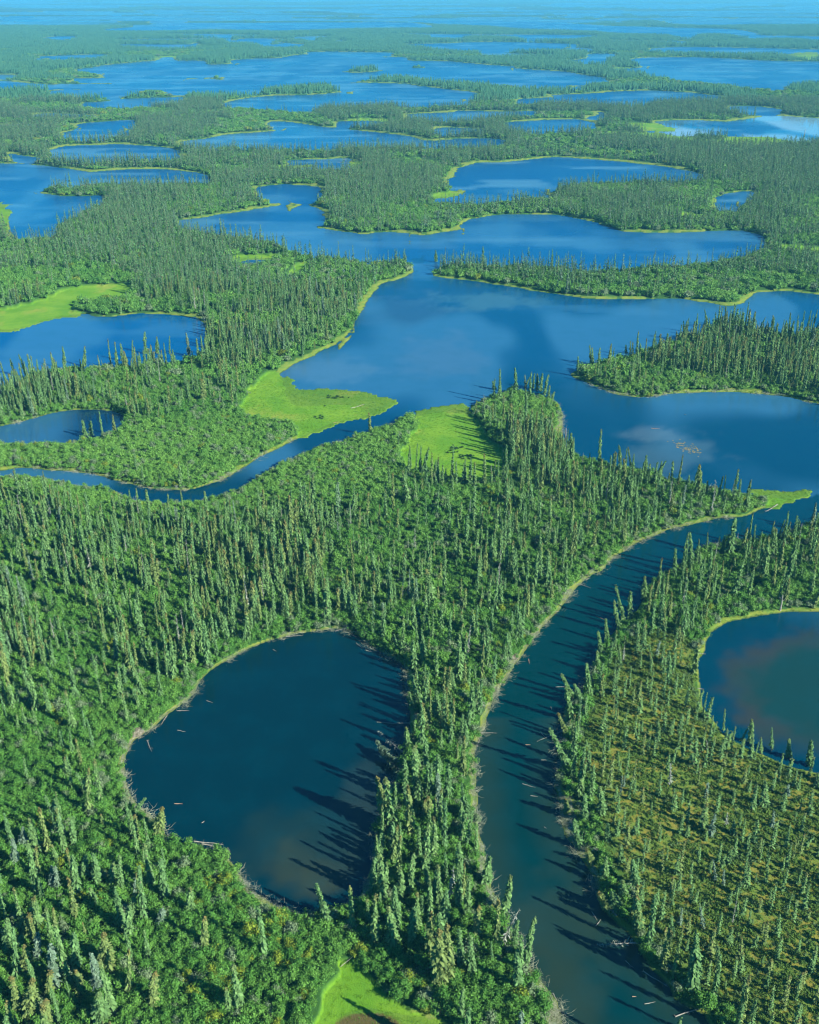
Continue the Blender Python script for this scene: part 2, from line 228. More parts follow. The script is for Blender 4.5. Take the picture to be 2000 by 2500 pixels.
# ---------------------------------------------------------------- materials
class Mat:
    def __init__(s, name):
        s.m = bpy.data.materials.new(name); s.m.use_nodes = True; s.t = s.m.node_tree; s.t.nodes.clear()
        s.out = s.n('OutputMaterial')
    def n(s, typ, **k):
        nd = s.t.nodes.new('ShaderNode' + typ)
        for a, b in k.items(): setattr(nd, a, b)
        return nd
    def l(s, a, b): s.t.links.new(a, b)
    def attr(s, name, kind='GEOMETRY', out='Fac'):
        return s.n('Attribute', attribute_name=name, attribute_type=kind).outputs[out]
    def val(s, x, sock):
        if hasattr(x, 'links') or hasattr(x, 'is_linked'): s.l(x, sock)
        else: sock.default_value = x
    def math(s, op, a, b=0., clamp=False):
        nd = s.n('Math', operation=op, use_clamp=clamp); s.val(a, nd.inputs[0]); s.val(b, nd.inputs[1]); return nd.outputs[0]
    def mix(s, f, a, b, mode='MIX'):
        nd = s.n('Mix', data_type='RGBA', blend_type=mode); s.val(f, nd.inputs[0])
        s.val(a if hasattr(a, 'is_linked') else (*a, 1), nd.inputs[6]); s.val(b if hasattr(b, 'is_linked') else (*b, 1), nd.inputs[7]); return nd.outputs[2]
    def step(s, x, a, b):
        nd = s.n('MapRange', interpolation_type='SMOOTHSTEP'); s.val(x, nd.inputs[0]); nd.inputs[1].default_value = a; nd.inputs[2].default_value = b; return nd.outputs[0]
    def noise(s, scale, detail=3, rough=.55, vec=None, stretch=None):
        nd = s.n('TexNoise'); nd.inputs['Scale'].default_value = scale; nd.inputs['Detail'].default_value = detail; nd.inputs['Roughness'].default_value = rough
        if vec is None: vec = s.n('TexCoord').outputs['Object']
        if stretch:
            mp = s.n('Mapping'); mp.inputs['Scale'].default_value = stretch; s.l(vec, mp.inputs[0]); vec = mp.outputs[0]
        s.l(vec, nd.inputs['Vector']); return nd.outputs['Fac']
    def bsdf(s, color, rough=.9, spec=.2, bump=None, bd=.3, transl=0.):
        p = s.n('BsdfPrincipled'); s.val(color if hasattr(color, 'is_linked') else (*color, 1), p.inputs['Base Color'])
        s.val(rough, p.inputs['Roughness']); p.inputs['Specular IOR Level'].default_value = spec
        if bump is not None:
            b = s.n('Bump'); b.inputs['Strength'].default_value = .6; b.inputs['Distance'].default_value = bd; s.l(bump, b.inputs['Height']); s.l(b.outputs[0], p.inputs['Normal'])
        if transl:
            t = s.n('BsdfTranslucent'); s.val(color if hasattr(color, 'is_linked') else (*color, 1), t.inputs[0]); mx = s.n('MixShader'); mx.inputs[0].default_value = transl
            s.l(p.outputs[0], mx.inputs[1]); s.l(t.outputs[0], mx.inputs[2]); s.l(mx.outputs[0], s.out.inputs[0])
        else: s.l(p.outputs[0], s.out.inputs[0])
        s.p = p; return s.m
def mat_land():
    M = Mat('delta_ground'); mead, bare, bog, shore, far = (M.attr(a) for a in ('meadow', 'bare', 'bog', 'shore', 'far'))
    n1, n2, n3 = M.noise(.9, 4, .65), M.noise(.12, 4), M.noise(3.5, 3, .7)
    floor_ = M.mix(n1, (.02, .07, .016), (.05, .14, .028)); floor_ = M.mix(M.step(n2, .52, .7), floor_, (.06, .17, .03))
    farc = M.mix(M.step(M.noise(.004, 5, .6, stretch=(.5, 1, 1)), .4, .62), (.03, .07, .03), (.06, .12, .05)); floor_ = M.mix(far, floor_, farc)
    bogc = M.mix(M.step(M.noise(.35, 4, .65), .40, .60), (.22, .21, .035), (.13, .21, .035)); bogc = M.mix(M.step(n1, .55, .72), bogc, (.22, .22, .05))
    bogc = M.mix(M.step(n3, .5, .75), bogc, (.035, .06, .015)); c = M.mix(bog, floor_, bogc)
    gr = M.mix(M.step(n1, .35, .65), (.16, .17, .09), (.34, .33, .25)); gr = M.mix(M.step(n3, .42, .6), gr, (.07, .12, .04)); gr = M.mix(M.step(M.noise(.3, 4), .48, .6), gr, (.10, .17, .05))
    sg = M.mix(M.step(M.noise(.25, 3), .35, .65), (.22, .27, .045), (.13, .23, .04))
    c = M.mix(M.step(bare, .02, .35), c, sg); c = M.mix(M.step(bare, .55, .9), c, gr)
    md = M.mix(M.step(M.noise(.07, 4, .6), .35, .65), (.10, .26, .018), (.165, .32, .025)); md = M.mix(M.step(n3, .5, .8), md, (.12, .26, .014))
    md = M.mix(M.step(M.noise(.05, 5, .6, stretch=(1, .6, 1)), .55, .68), md, (.22, .30, .04)); md = M.mix(M.math('MULTIPLY', M.step(M.noise(.16, 5, .7, stretch=(.5, 1.5, 1)), .6, .7), .6), md, (.07, .17, .02))
    mud = M.attr('mud'); md = M.mix(M.step(M.math('ADD', mud, M.math('MULTIPLY', M.math('SUBTRACT', n1, .5), .5)), .45, .75), md, (.12, .10, .03))
    c = M.mix(mead, c, md)
    wet = M.step(shore, .5, .0); c = M.mix(M.math('MULTIPLY', wet, .55), c, (.045, .05, .03))
    return M.bsdf(c, .95, .1, n3, .25)
def mat_water():
    M = Mat('lake_water'); tint = M.attr('tint', out='Color')
    wind = M.attr('wind'); n = M.noise(.9, 3, .6, stretch=(1, 1.6, 1)); n2 = M.noise(.11, 4, .6)
    c = M.mix(M.math('MULTIPLY', M.step(n2, .4, .75), .12), tint, (.0, .07, .10))
    b = M.math('MULTIPLY', n, wind)
    m = M.bsdf(c, .12, .5, b, .14); M.p.inputs['IOR'].default_value = 1.33
    M.val(M.math('ADD', .07, M.math('MULTIPLY', wind, .26)), M.p.inputs['Roughness'])
    M.p.inputs['Specular Tint'].default_value = (.35, .72, 1, 1)
    return m
def mat_spruce(name='spruce_needles', self_shade=0.):
    M = Mat(name); tone, h, v = M.attr('tone', 'INSTANCER'), M.attr('h'), M.attr('v')
    c = M.mix(tone, (.125, .28, .10), (.21, .37, .11)); c = M.mix(M.step(tone, .72, .78), c, (.22, .31, .09))
    c = M.mix(M.step(tone, .17, .13), c, (.19, .29, .20))
    cone = M.math('MULTIPLY', M.step(h, .78, .97), M.step(tone, .35, .8)); c = M.mix(M.math('MULTIPLY', cone, .75), c, (.22, .15, .045))
    c = M.mix(M.math('MULTIPLY', v, .75), c, (.035, .085, .03))
    if self_shade: c = M.mix(self_shade, c, (.012, .11, .065))  # self-shadow that the coarser distant crowns lack, mixed into the needle colour
    return M.bsdf(c, .85, .15, transl=.12)
def mat_leaf(name, a, b, yellow, grey):
    M = Mat(name); tone, v = M.attr('tone', 'INSTANCER'), M.attr('v')
    c = M.mix(tone, a, b); c = M.mix(M.step(tone, .93, .97), c, yellow); c = M.mix(M.step(tone, .12, .06), c, grey)
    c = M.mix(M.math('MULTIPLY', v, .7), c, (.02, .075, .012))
    return M.bsdf(c, .7, .25, transl=.15)
def mat_simple(name, a, b, scale=3., rough=.9):
    M = Mat(name); return M.bsdf(M.mix(M.step(M.noise(scale, 4, .65), .35, .65), a, b), rough, .15)
M_LAND, M_WATER, M_SPRUCE = mat_land(), mat_water(), mat_spruce()
M_SPRUCE_MID, M_SPRUCE_FAR = mat_spruce('mid_needles_self_shaded', .25), mat_spruce('distant_needles_self_shaded', .65)
M_WILLOW = mat_leaf('willow_leaves', (.065, .25, .03), (.24, .50, .085), (.28, .38, .03), (.24, .34, .18))
M_BOGLEAF = mat_leaf('dwarf_birch_leaves', (.10, .22, .03), (.20, .30, .045), (.28, .26, .04), (.16, .26, .10))
M_SEDGE = mat_leaf('sedge_blades', (.12, .30, .018), (.19, .37, .025), (.30, .34, .05), (.11, .26, .025))
M_BARK = mat_simple('spruce_bark', (.12, .10, .075), (.25, .22, .17))
M_DEAD = mat_simple('weathered_wood', (.18, .18, .15), (.36, .35, .30), 2.)
M_TANGLE = mat_simple('grey_brush', (.19, .22, .14), (.38, .41, .29), 1.)
M_DEADTWIG = mat_simple('lichen_twigs', (.18, .22, .17), (.33, .38, .31), 2.)
M_RED = mat_simple('stripped_wood', (.38, .20, .12), (.50, .34, .22), 2.)
# ---------------------------------------------------------------- mesh helpers
def mesh(name, V, Fc, mat, attrs=None, colors=None, smooth_=False):
    V = np.asarray(V, np.float32); me = bpy.data.meshes.new(name)
    if isinstance(Fc, np.ndarray):
        n, k = Fc.shape; me.vertices.add(len(V)); me.vertices.foreach_set('co', V.ravel()); me.loops.add(n*k); me.polygons.add(n)
        me.loops.foreach_set('vertex_index', Fc.astype(np.int32).ravel()); me.polygons.foreach_set('loop_start', np.arange(0, n*k, k, dtype=np.int32))
    else: me.from_pydata(V.tolist(), [], Fc)
    me.materials.append(mat); me.update(calc_edges=True)
    for a, d in (attrs or {}).items(): me.attributes.new(a, 'FLOAT', 'POINT').data.foreach_set('value', np.asarray(d, np.float32).ravel())
    if colors is not None:
        ca = me.attributes.new('tint', 'FLOAT_COLOR', 'POINT'); ca.data.foreach_set('color', np.concatenate([colors, np.ones((len(V), 1))], 1).astype(np.float32).ravel())
    if smooth_: me.shade_smooth()
    return me
def link(name, data, parent=None, loc=(0, 0, 0), rot=(0, 0, 0), **props):
    o = bpy.data.objects.new(name, data); SC.collection.objects.link(o); o.location = loc; o.rotation_euler = rot
    if parent: o.parent = parent
    for a, b in props.items(): o[a] = b
    return o
def grid_faces(nr, nc):
    i = np.arange(nr*nc).reshape(nr, nc); return np.stack([i[:-1, :-1], i[:-1, 1:], i[1:, 1:], i[1:, :-1]], -1).reshape(-1, 4)
# ---------------------------------------------------------------- ground and water
fac = grid_faces(*GX.shape)
near = smooth(2600, 1000, DIST); NB = fbm(GX, GY, 28, 41)
stripw = np.where(PY > 1150, np.where((PX > 1000) & (PX < 1480), 2.3, 1.3), 2.3)*np.clip(DIST/450, .8, 5)*np.clip((NB-.26)*3.2, np.where(PY > 1150, .5, .12), 1.5)
stripw = stripw*(.55 + .9*vnoise(GX, GY, 3.5, 44)) 
strip = smooth(stripw*1.25, stripw*.8, SHORE)*(SHORE > 0)
greyish = ((PY > 1150) & (PX < 1460)) | ((PX > 1180) & (PY > 950) & (PY < 1420) & (PX < 1800))
gry = np.where(greyish, .8, .2) + (fbm(GX, GY, 45, 77) - .5)*np.where(greyish, .6, .3)
BARE = strip*np.clip(np.where((PX > 1600) & (PY > 1420), .3, gry), .28, 1)
FARA = smooth(5000, 9000, DIST)
mud = np.clip(1 - np.hypot((PX-900)/120, (PY-2500)/42), 0, 1)*1.6
me = mesh('land', np.stack([GX, GY, LANDZ], -1).reshape(-1, 3), fac, M_LAND,
          dict(meadow=smooth(-.3*k, .3*k, MD), bare=BARE, bog=smooth(-2, 4, BG), shore=SHORE, far=FARA, mud=mud), smooth_=True)
link('delta_land', me, kind='structure', label='flat green delta land between the lakes reaching to the horizon')
# water: one level sheet kept wherever there is water
sub = (slice(None, None, 2), slice(None, None, 2)); sx, sy, ss, si, qx, qy = (F[sub] for F in (GX, GY, S, WID, PX, PY))
col = np.zeros(sx.shape + (3,)); col[:] = (.0, .075, .21)
def put(m, c, a=1.): global col; a = (np.asarray(m, float)*a)[..., None]; col = col*(1-a) + np.array(c)*a
put(si == 0, (.0, .021, .032)); put(si == 1, (.0, .028, .030)); put(si == 2, (.0, .06, .145)); put(si >= 50, (.04, .13, .19))
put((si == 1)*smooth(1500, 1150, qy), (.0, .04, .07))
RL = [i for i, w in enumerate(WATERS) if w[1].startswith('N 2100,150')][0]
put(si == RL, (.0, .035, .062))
put((si == 2)*smooth(1080, 1140, qy)*(qx < 1000), (.0, .032, .06)); put((si == 2)*smooth(860, 980, qy)*(qx > 1150), (.0, .045, .095)); put((si == 2)*smooth(960, 1060, qy)*(qx < 1000)*(qy < 1140), (.0, .04, .085))  # narrow left channel: dark reflection of its near bank painted into the tint
put(np.isin(si, [i for i, w in enumerate(WATERS) if w[1].startswith('K -150,430')]), (.0, .02, .055))
def blob(x, y, rx, ry, p=1.): 
    q = np.hypot((qx-x)/rx, (qy-y)/ry) + (fbm(sx, sy, 12, 61)-.5)*1.1 + (fbm(sx, sy, 3.5, 64)-.5)*.5; return smooth(1.05, .35, q)*p
ring = np.hypot((qx-2010)/215, (qy-1680)/150) + (fbm(sx, sy, 16, 62)-.5)*.45 + (fbm(sx, sy, 4, 63)-.5)*.3
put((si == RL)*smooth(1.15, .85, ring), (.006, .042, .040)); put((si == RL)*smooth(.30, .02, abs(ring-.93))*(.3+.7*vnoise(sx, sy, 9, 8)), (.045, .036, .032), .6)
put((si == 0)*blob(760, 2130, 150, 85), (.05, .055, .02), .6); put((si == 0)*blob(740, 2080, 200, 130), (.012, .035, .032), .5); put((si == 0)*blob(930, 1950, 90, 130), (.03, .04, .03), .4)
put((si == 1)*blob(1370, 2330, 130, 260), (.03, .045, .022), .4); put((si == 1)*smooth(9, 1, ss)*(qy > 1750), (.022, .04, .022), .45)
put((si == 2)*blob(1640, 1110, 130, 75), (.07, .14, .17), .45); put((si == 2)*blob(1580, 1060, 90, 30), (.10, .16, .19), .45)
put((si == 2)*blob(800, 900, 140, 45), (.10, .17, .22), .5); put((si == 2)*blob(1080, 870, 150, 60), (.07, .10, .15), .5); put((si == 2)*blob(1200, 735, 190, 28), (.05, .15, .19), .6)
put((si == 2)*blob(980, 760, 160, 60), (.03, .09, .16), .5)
patch = smooth(.56, .68, fbm(sx, sy*.5, 60, 91)); put((si > 1)*patch, (.04, .17, .30), .55)  # pale cloud reflections painted into the water tint
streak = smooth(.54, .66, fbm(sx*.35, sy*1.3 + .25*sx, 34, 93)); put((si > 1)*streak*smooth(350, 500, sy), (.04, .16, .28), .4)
glint = smooth(.60, .70, fbm(sx*.25, sy*1.2, 22, 95)); put((si > 2)*glint*smooth(500, 900, sy), (.10, .27, .38), .5)  # wind-streak glints on the farther lakes, painted into the tint
wind = np.clip(smooth(250, 900, np.hypot(sx, sy))*(.35+.8*fbm(sx, sy, 160, 19)) + .06, 0, 1)
lum = [i for i, w in enumerate(WATERS) if w[1].startswith('H 340,405')][0]
put((si == lum)*smooth(.40, .55, fbm(sx, sy*.4, 60, 29))*smooth(1650, 1720, qx+qy*.2), (.22, .42, .55), .8)  # mirrored bright horizon and clouds painted into this lake's tint
wind = np.where(si == lum, wind*smooth(.42, .62, fbm(sx, sy, 90, 23)), wind)
calm = [i for i, w in enumerate(WATERS) if w[1].startswith(('K -150,430', 'I -250,800', 'N 2100'))]; wind = np.where(np.isin(si, calm), wind*.3, wind)
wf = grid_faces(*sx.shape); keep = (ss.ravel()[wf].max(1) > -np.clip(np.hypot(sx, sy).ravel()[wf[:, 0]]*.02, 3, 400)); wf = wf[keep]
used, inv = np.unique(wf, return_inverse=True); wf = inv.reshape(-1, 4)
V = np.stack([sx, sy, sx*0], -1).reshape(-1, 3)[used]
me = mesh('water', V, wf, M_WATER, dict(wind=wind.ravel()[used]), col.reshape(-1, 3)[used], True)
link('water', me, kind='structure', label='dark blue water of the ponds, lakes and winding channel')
print('land', len(fac), len(wf), round(time.time()-T0, 1))
# ---------------------------------------------------------------- air
hz = Mat('haze_air'); vp = hz.n('VolumePrincipled'); vp.inputs['Density'].default_value = HAZE_DENSITY; vp.inputs['Color'].default_value = (*HAZE_COLOR, 1); vp.inputs['Anisotropy'].default_value = 0
hz.l(vp.outputs[0], hz.out.inputs['Volume'])
bx = np.array([(x, y, z) for x in (-160000, 160000) for y in (-3000, 260000) for z in (-3, 158)], float)
me = mesh('haze', bx, [(0, 1, 3, 2), (4, 6, 7, 5), (0, 4, 5, 1), (2, 3, 7, 6), (0, 2, 6, 4), (1, 5, 7, 3)], hz.m)
link('haze', me, kind='stuff', label='thin blue summer haze thickening towards the horizon')
# ---------------------------------------------------------------- plants: shapes
def sprigs(base, tip, w, droop, rng):
    """flat drooping sprigs: base->mid->tip, two quads each"""
    d = tip-base; L = np.linalg.norm(d, axis=1, keepdims=True); d /= L + 1e-9
    side = np.cross(d, rng.normal(size=d.shape)*.55 + np.array([0, 0, 1])); side /= np.linalg.norm(side, axis=1, keepdims=True) + 1e-9
    mid = base*.4 + tip*.6 + np.array([0, 0, 1])*droop; w = w[:, None]
    V = np.stack([base - side*w*.25, base + side*w*.25, mid + side*w*.5, mid - side*w*.5, tip + side*w*.2, tip - side*w*.2], 1)
    n = len(base); i = np.arange(n)[:, None]*6; F = np.concatenate([i + [0, 1, 2, 3], i + [3, 2, 4, 5]], 0)
    return V.reshape(-1, 3), F
def tube(points, radii, n=6):
    P = np.array(points, float); V, F = [], []
    for j, (p, r) in enumerate(zip(P, radii)):
        t = P[min(j+1, len(P)-1)] - P[max(j-1, 0)]; t /= np.linalg.norm(t) + 1e-9
        a = np.cross(t, [.31, .2, .93]); a /= np.linalg.norm(a); b = np.cross(t, a)
        for q in range(n): g = 2*math.pi*q/n; V.append(p + r*(a*math.cos(g) + b*math.sin(g)))
        if j:
            o = (j-1)*n; F += [(o+q, o+(q+1) % n, o+n+(q+1) % n, o+n+q) for q in range(n)]
    F.append(tuple(range(n))[::-1]); F.append(tuple(range(len(V)-n, len(V))))
    return V, F
def join(parts):
    V, F, o = [], [], 0
    for v, f in parts: V += [list(map(float, q)) for q in v]; F += [tuple(int(i)+o for i in q) for q in f]; o = len(V)
    return V, F
def spruce_shape(seed, H=10., rb=1., whorl=.34, nb=7, dead=False, club=.15, mat=None):
    rng = np.random.default_rng(seed); z = np.arange(.5 + rng.uniform(0, .6), H-.1, whorl); nz = len(z); t = z/H
    bend = rng.normal(0, .25, 2)
    lump = np.interp(t, np.linspace(0, 1, 9), rng.uniform(.6, 1.25, 9))
    R = rb*((1-t)**.65)*lump*smooth(0, .16, t+.06) + .14 + club*np.exp(-((t-.93)/.045)**2)
    zz = np.repeat(z, nb) + rng.normal(0, .12, nz*nb); RR = np.repeat(R, nb)*rng.uniform(.45, 1.2, nz*nb); a = rng.uniform(0, 2*np.pi, nz*nb)
    if dead: m = rng.random(len(a)) < .55; zz, RR, a = zz[m], RR[m], a[m]
    dr = np.stack([np.cos(a), np.sin(a), np.zeros(len(a))], 1); up = np.array([0, 0, 1.])
    c = np.stack([bend[0]*(zz/H)**2, bend[1]*(zz/H)**2, zz], 1)
    base = c + dr*.05; tip = c + dr*RR[:, None] - up*(RR*rng.uniform(.25, .75, len(a)))[:, None]
    w = (np.minimum(RR*rng.uniform(.4, .7, len(a)), .42) + .07)*(.4 if dead else 1)
    V, F = sprigs(base, tip, w, RR[:, None]*.12, rng)
    vv = np.repeat(rng.random(len(a)), 6); h = V[:, 2]/H
    if not dead:
        n2 = len(a); q = rng.integers(0, n2, n2); f = rng.uniform(.55, 1.05, n2)[:, None]       # short tufts that break the outline
        b2 = base[q]*(1-f) + tip[q]*f; d2 = rng.normal(size=(n2, 3)); d2[:, 2] = -abs(d2[:, 2])*.5 + .1; d2 /= np.linalg.norm(d2, axis=1, keepdims=True)
        V2, F2 = sprigs(b2, b2 + d2*rng.uniform(.16, .34, n2)[:, None], rng.uniform(.12, .24, n2), .03, rng)
        vv = np.concatenate([vv, np.repeat(rng.random(n2)*.7, 6)]); F = np.concatenate([F, F2 + len(V)]); V = np.concatenate([V, V2]); h = V[:, 2]/H
    crown = mesh('crown', V, F, M_DEADTWIG if dead else (mat or M_SPRUCE), dict(h=h, v=vv))
    tv, tf = tube([(bend[0]*q*q, bend[1]*q*q, H*q - (.5 if q == 0 else 0)) for q in (0, .25, .5, .75, 1)], [.15*rb+.03, .12*rb+.02, .085, .05, .012], 5)
    return crown, mesh('trunk', tv, tf, M_DEAD if dead else M_BARK, None)
def bush_shape(seed, r=1.3, hh=1.9, n=260, leaf=.27, mat=None, lobes=6, spread=(.6, 1.28), core=True):
    rng = np.random.default_rng(seed); C = np.stack([rng.normal(0, r*.42, lobes), rng.normal(0, r*.42, lobes), rng.uniform(.3, .75, lobes)*hh], 1); rad = rng.uniform(.38, .62, lobes)*r
    C[0] = (0, 0, hh*.55); rad[0] = r*.7
    q = rng.integers(0, lobes, n); d = rng.normal(size=(n, 3)); d[:, 2] = abs(d[:, 2])*1.1 - .35; d /= np.linalg.norm(d, axis=1, keepdims=True)
    p = C[q] + d*(rad[q]*rng.uniform(*spread, n))[:, None]*np.array([1, 1, .95]); p[:, 2] = np.maximum(p[:, 2], .05)
    nrm = d + rng.normal(size=d.shape)*.7; nrm[:, 2] += .25; nrm /= np.linalg.norm(nrm, axis=1, keepdims=True)
    a = np.cross(nrm, rng.normal(size=d.shape)); a /= np.linalg.norm(a, axis=1, keepdims=True); b = np.cross(nrm, a); s = (leaf*rng.uniform(.5, 1.25, n))[:, None]
    V = np.stack([p - a*s*.5, p + b*s*.35 + a*s*.1, p + a*s*.6, p - b*s*.4], 1).reshape(-1, 3); F = np.arange(n*4).reshape(n, 4); vv = np.repeat(rng.random(n), 4)
    # darker solid core of each lobe
    hv, hf = [], []
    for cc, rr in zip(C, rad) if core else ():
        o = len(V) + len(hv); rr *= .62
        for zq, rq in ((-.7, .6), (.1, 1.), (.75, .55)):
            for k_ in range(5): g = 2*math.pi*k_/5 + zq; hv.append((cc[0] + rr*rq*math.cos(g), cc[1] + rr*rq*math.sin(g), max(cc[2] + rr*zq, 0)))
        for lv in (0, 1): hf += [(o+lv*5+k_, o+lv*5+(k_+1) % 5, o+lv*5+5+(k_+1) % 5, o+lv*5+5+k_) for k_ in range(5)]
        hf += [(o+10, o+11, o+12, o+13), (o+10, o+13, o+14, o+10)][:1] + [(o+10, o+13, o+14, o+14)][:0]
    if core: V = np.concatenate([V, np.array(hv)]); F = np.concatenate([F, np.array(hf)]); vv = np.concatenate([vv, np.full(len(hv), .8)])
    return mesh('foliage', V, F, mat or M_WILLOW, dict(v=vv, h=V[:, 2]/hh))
def twig_shape(seed, n=26, L=1.6, flat=.5):
    rng = np.random.default_rng(seed); parts = []
    for i in range(n):
        p = np.array([rng.normal(0, .5), rng.normal(0, .5), rng.uniform(0, .3)]); d = rng.normal(size=3); d[2] = abs(d[2])*flat; d /= np.linalg.norm(d); l = L*rng.uniform(.4, 1.2)
        m = p + d*l*.5 + rng.normal(0, .08, 3); parts.append(tube([p, m, p + d*l], [.022, .016, .008], 3))
    V, F = join(parts); return mesh('tangle', V, F, M_TANGLE)
def sedge_shape(seed, n=22, r=.6, hh=.55):
    rng = np.random.default_rng(seed); a = rng.uniform(0, 6.28, n); p = np.stack([r*np.sqrt(rng.random(n))*np.cos(a), r*np.sqrt(rng.random(n))*np.sin(a), np.zeros(n)], 1)
    d = rng.normal(size=(n, 3))*.45; d[:, 2] = 1; s = np.cross(d, rng.normal(size=(n, 3))); s /= np.linalg.norm(s, axis=1, keepdims=True)
    hgt = hh*rng.uniform(.5, 1.2, n)[:, None]; V = np.stack([p - s*.05, p + s*.05, p + d*hgt], 1).reshape(-1, 3)
    return mesh('blades', V, np.arange(n*3).reshape(n, 3), M_SEDGE, dict(v=np.repeat(rng.random(n)*.4, 3), h=V[:, 2]/hh))
def far_trees(seed, n, side, per=5, shrubs=8):
    """a patch of forest for the far distance: every tree a ragged four-tier spire, shrubs between"""
    rng = np.random.default_rng(seed); V, F, hh, vv = [], [], [], []
    for i in range(n):
        x, y = rng.uniform(-side/2, side/2, 2); H = rng.uniform(6, 12.5); R = rng.uniform(.7, 1.25); v = rng.random()*.8
        for q in range(per):
            z0 = H*(q/per)**.9*.95 + .2; z1 = min(z0 + H/per*1.5, H); r0 = R*(1 - z0/H)**.6 + .15; o = len(V); g = rng.uniform(0, 6)
            m = 4 if per > 3 else 3
            for k_ in range(m): V.append((x + r0*math.cos(g + k_*2*math.pi/m)*rng.uniform(.6, 1.2), y + r0*math.sin(g + k_*2*math.pi/m)*rng.uniform(.6, 1.2), z0 + rng.uniform(-.3, .2)))
            V.append((x + rng.normal(0, .1), y + rng.normal(0, .1), z1)); F += [(o+k_, o+(k_+1) % m, o+m) for k_ in range(m)]; hh += [z0/H]*m + [z1/H]; vv += [v]*(m+1)
    for i in range(shrubs):
        x, y = rng.uniform(-side/2, side/2, 2); r = rng.uniform(1.3, 2.6); o = len(V)
        for k_ in range(5): V.append((x + r*math.cos(k_*1.257)*rng.uniform(.7, 1.2), y + r*math.sin(k_*1.257)*rng.uniform(.7, 1.2), rng.uniform(0, .8)))
        V.append((x, y, rng.uniform(1.4, 2.8))); F += [(o+k_, o+(k_+1) % 5, o+5) for k_ in range(5)]; hh += [.3]*6; vv += [rng.random()*.3]*6
    return mesh('forest', V, np.array(F), M_SPRUCE_FAR, dict(h=hh, v=vv))
# ---------------------------------------------------------------- scattering
def scatter(name, pts, rot, scl, idx, tone, variants, **props):
    """one object that stands a plant on every point; variants = lists of source objects that make one plant"""
    me = bpy.data.meshes.new(name); n = len(pts); me.vertices.add(n); me.vertices.foreach_set('co', np.asarray(pts, np.float32).ravel())
    for a, d in (('rot', rot), ('scl', scl)): me.attributes.new(a, 'FLOAT_VECTOR', 'POINT').data.foreach_set('vector', np.asarray(d, np.float32).ravel())
    me.attributes.new('idx', 'INT', 'POINT').data.foreach_set('value', np.asarray(idx, np.int32)); me.attributes.new('tone', 'FLOAT', 'POINT').data.foreach_set('value', np.asarray(tone, np.float32))
    o = link(name, me, kind='stuff', **props); g = bpy.data.node_groups.new(name, 'GeometryNodeTree'); N = g.nodes; Lk = g.links.new
    g.interface.new_socket('Geometry', in_out='INPUT', socket_type='NodeSocketGeometry'); g.interface.new_socket('Geometry', in_out='OUTPUT', socket_type='NodeSocketGeometry')
    gi, go = N.new('NodeGroupInput'), N.new('NodeGroupOutput'); ip = N.new('GeometryNodeInstanceOnPoints'); jj = N.new('GeometryNodeJoinGeometry')
    for objs in variants:
        j = N.new('GeometryNodeJoinGeometry')
        for ob in objs:
            oi = N.new('GeometryNodeObjectInfo'); oi.transform_space = 'ORIGINAL'; oi.inputs['Object'].default_value = ob; Lk(oi.outputs['Geometry'], j.inputs[0])
        gin = N.new('GeometryNodeGeometryToInstance'); Lk(j.outputs[0], gin.inputs[0]); Lk(gin.outputs[0], jj.inputs[0])
    def na(nm, ty):
        a = N.new('GeometryNodeInputNamedAttribute'); a.data_type = ty; a.inputs['Name'].default_value = nm; return a.outputs[0]
    er = N.new('FunctionNodeEulerToRotation'); Lk(na('rot', 'FLOAT_VECTOR'), er.inputs[0])
    Lk(gi.outputs[0], ip.inputs['Points']); Lk(jj.outputs[0], ip.inputs['Instance']); ip.inputs['Pick Instance'].default_value = True
    Lk(na('idx', 'INT'), ip.inputs['Instance Index']); Lk(er.outputs[0], ip.inputs['Rotation']); Lk(na('scl', 'FLOAT_VECTOR'), ip.inputs['Scale']); Lk(ip.outputs[0], go.inputs[0])
    md = o.modifiers.new('plants', 'NODES'); md.node_group = g; return o
def cells(d0, d1, c, margin=420, lo=-24, hi=2850):
    """jittered points on the ground between forward distances d0 and d1"""
    ys = np.arange(d0, d1, c); P = []
    for y in ys:
        w = y*.42 + 12 if y > 400 else y*.62 + 20; w *= 1 + margin/1000
        x = np.arange(-w, w, c); P.append(np.stack([x, np.full(len(x), y)], 1))
    P = np.concatenate(P); P += RNG.uniform(-.5, .5, P.shape)*c*.96
    px, py = pixel(P[:, 0], P[:, 1]); m = (px > -margin) & (px < 2000+margin) & (py > lo) & (py < hi)
    return P[m, 0], P[m, 1], px[m], py[m]
unlinked = lambda name, me: bpy.data.objects.new(name, me)
# ---------------------------------------------------------------- source plants (first ones are placed by copying, below)
SPR = [spruce_shape(10+i, 10, rb, .3, 9 if rb < 1.2 else 13, club=cl) for i, (rb, cl) in enumerate([(.95, .1), (1.1, .05), (.8, .2), (1.25, .05), (.9, .22), (1.0, .12), (.7, .2), (1.45, .02), (.85, .15), (1.05, .18)])]
SPT = [spruce_shape(40+i, 10, rb, .42, 6, club=.12) for i, rb in enumerate([.62, .5, .72, .56])]       # thin bog spruces
SPM = [spruce_shape(60+i, 10, rb, .6, 5, club=.15, mat=M_SPRUCE_MID) for i, rb in enumerate([1.0, 1.15, .9, 1.3, .85])]   # for the middle distance
SPD = [spruce_shape(80+i, 10, rb, .34, 7, dead=True) for i, rb in enumerate([.85, .6, 1.1, .7])]
src = lambda L: [[unlinked('spruce_crown', c), unlinked('spruce_trunk', t)] for c, t in L]
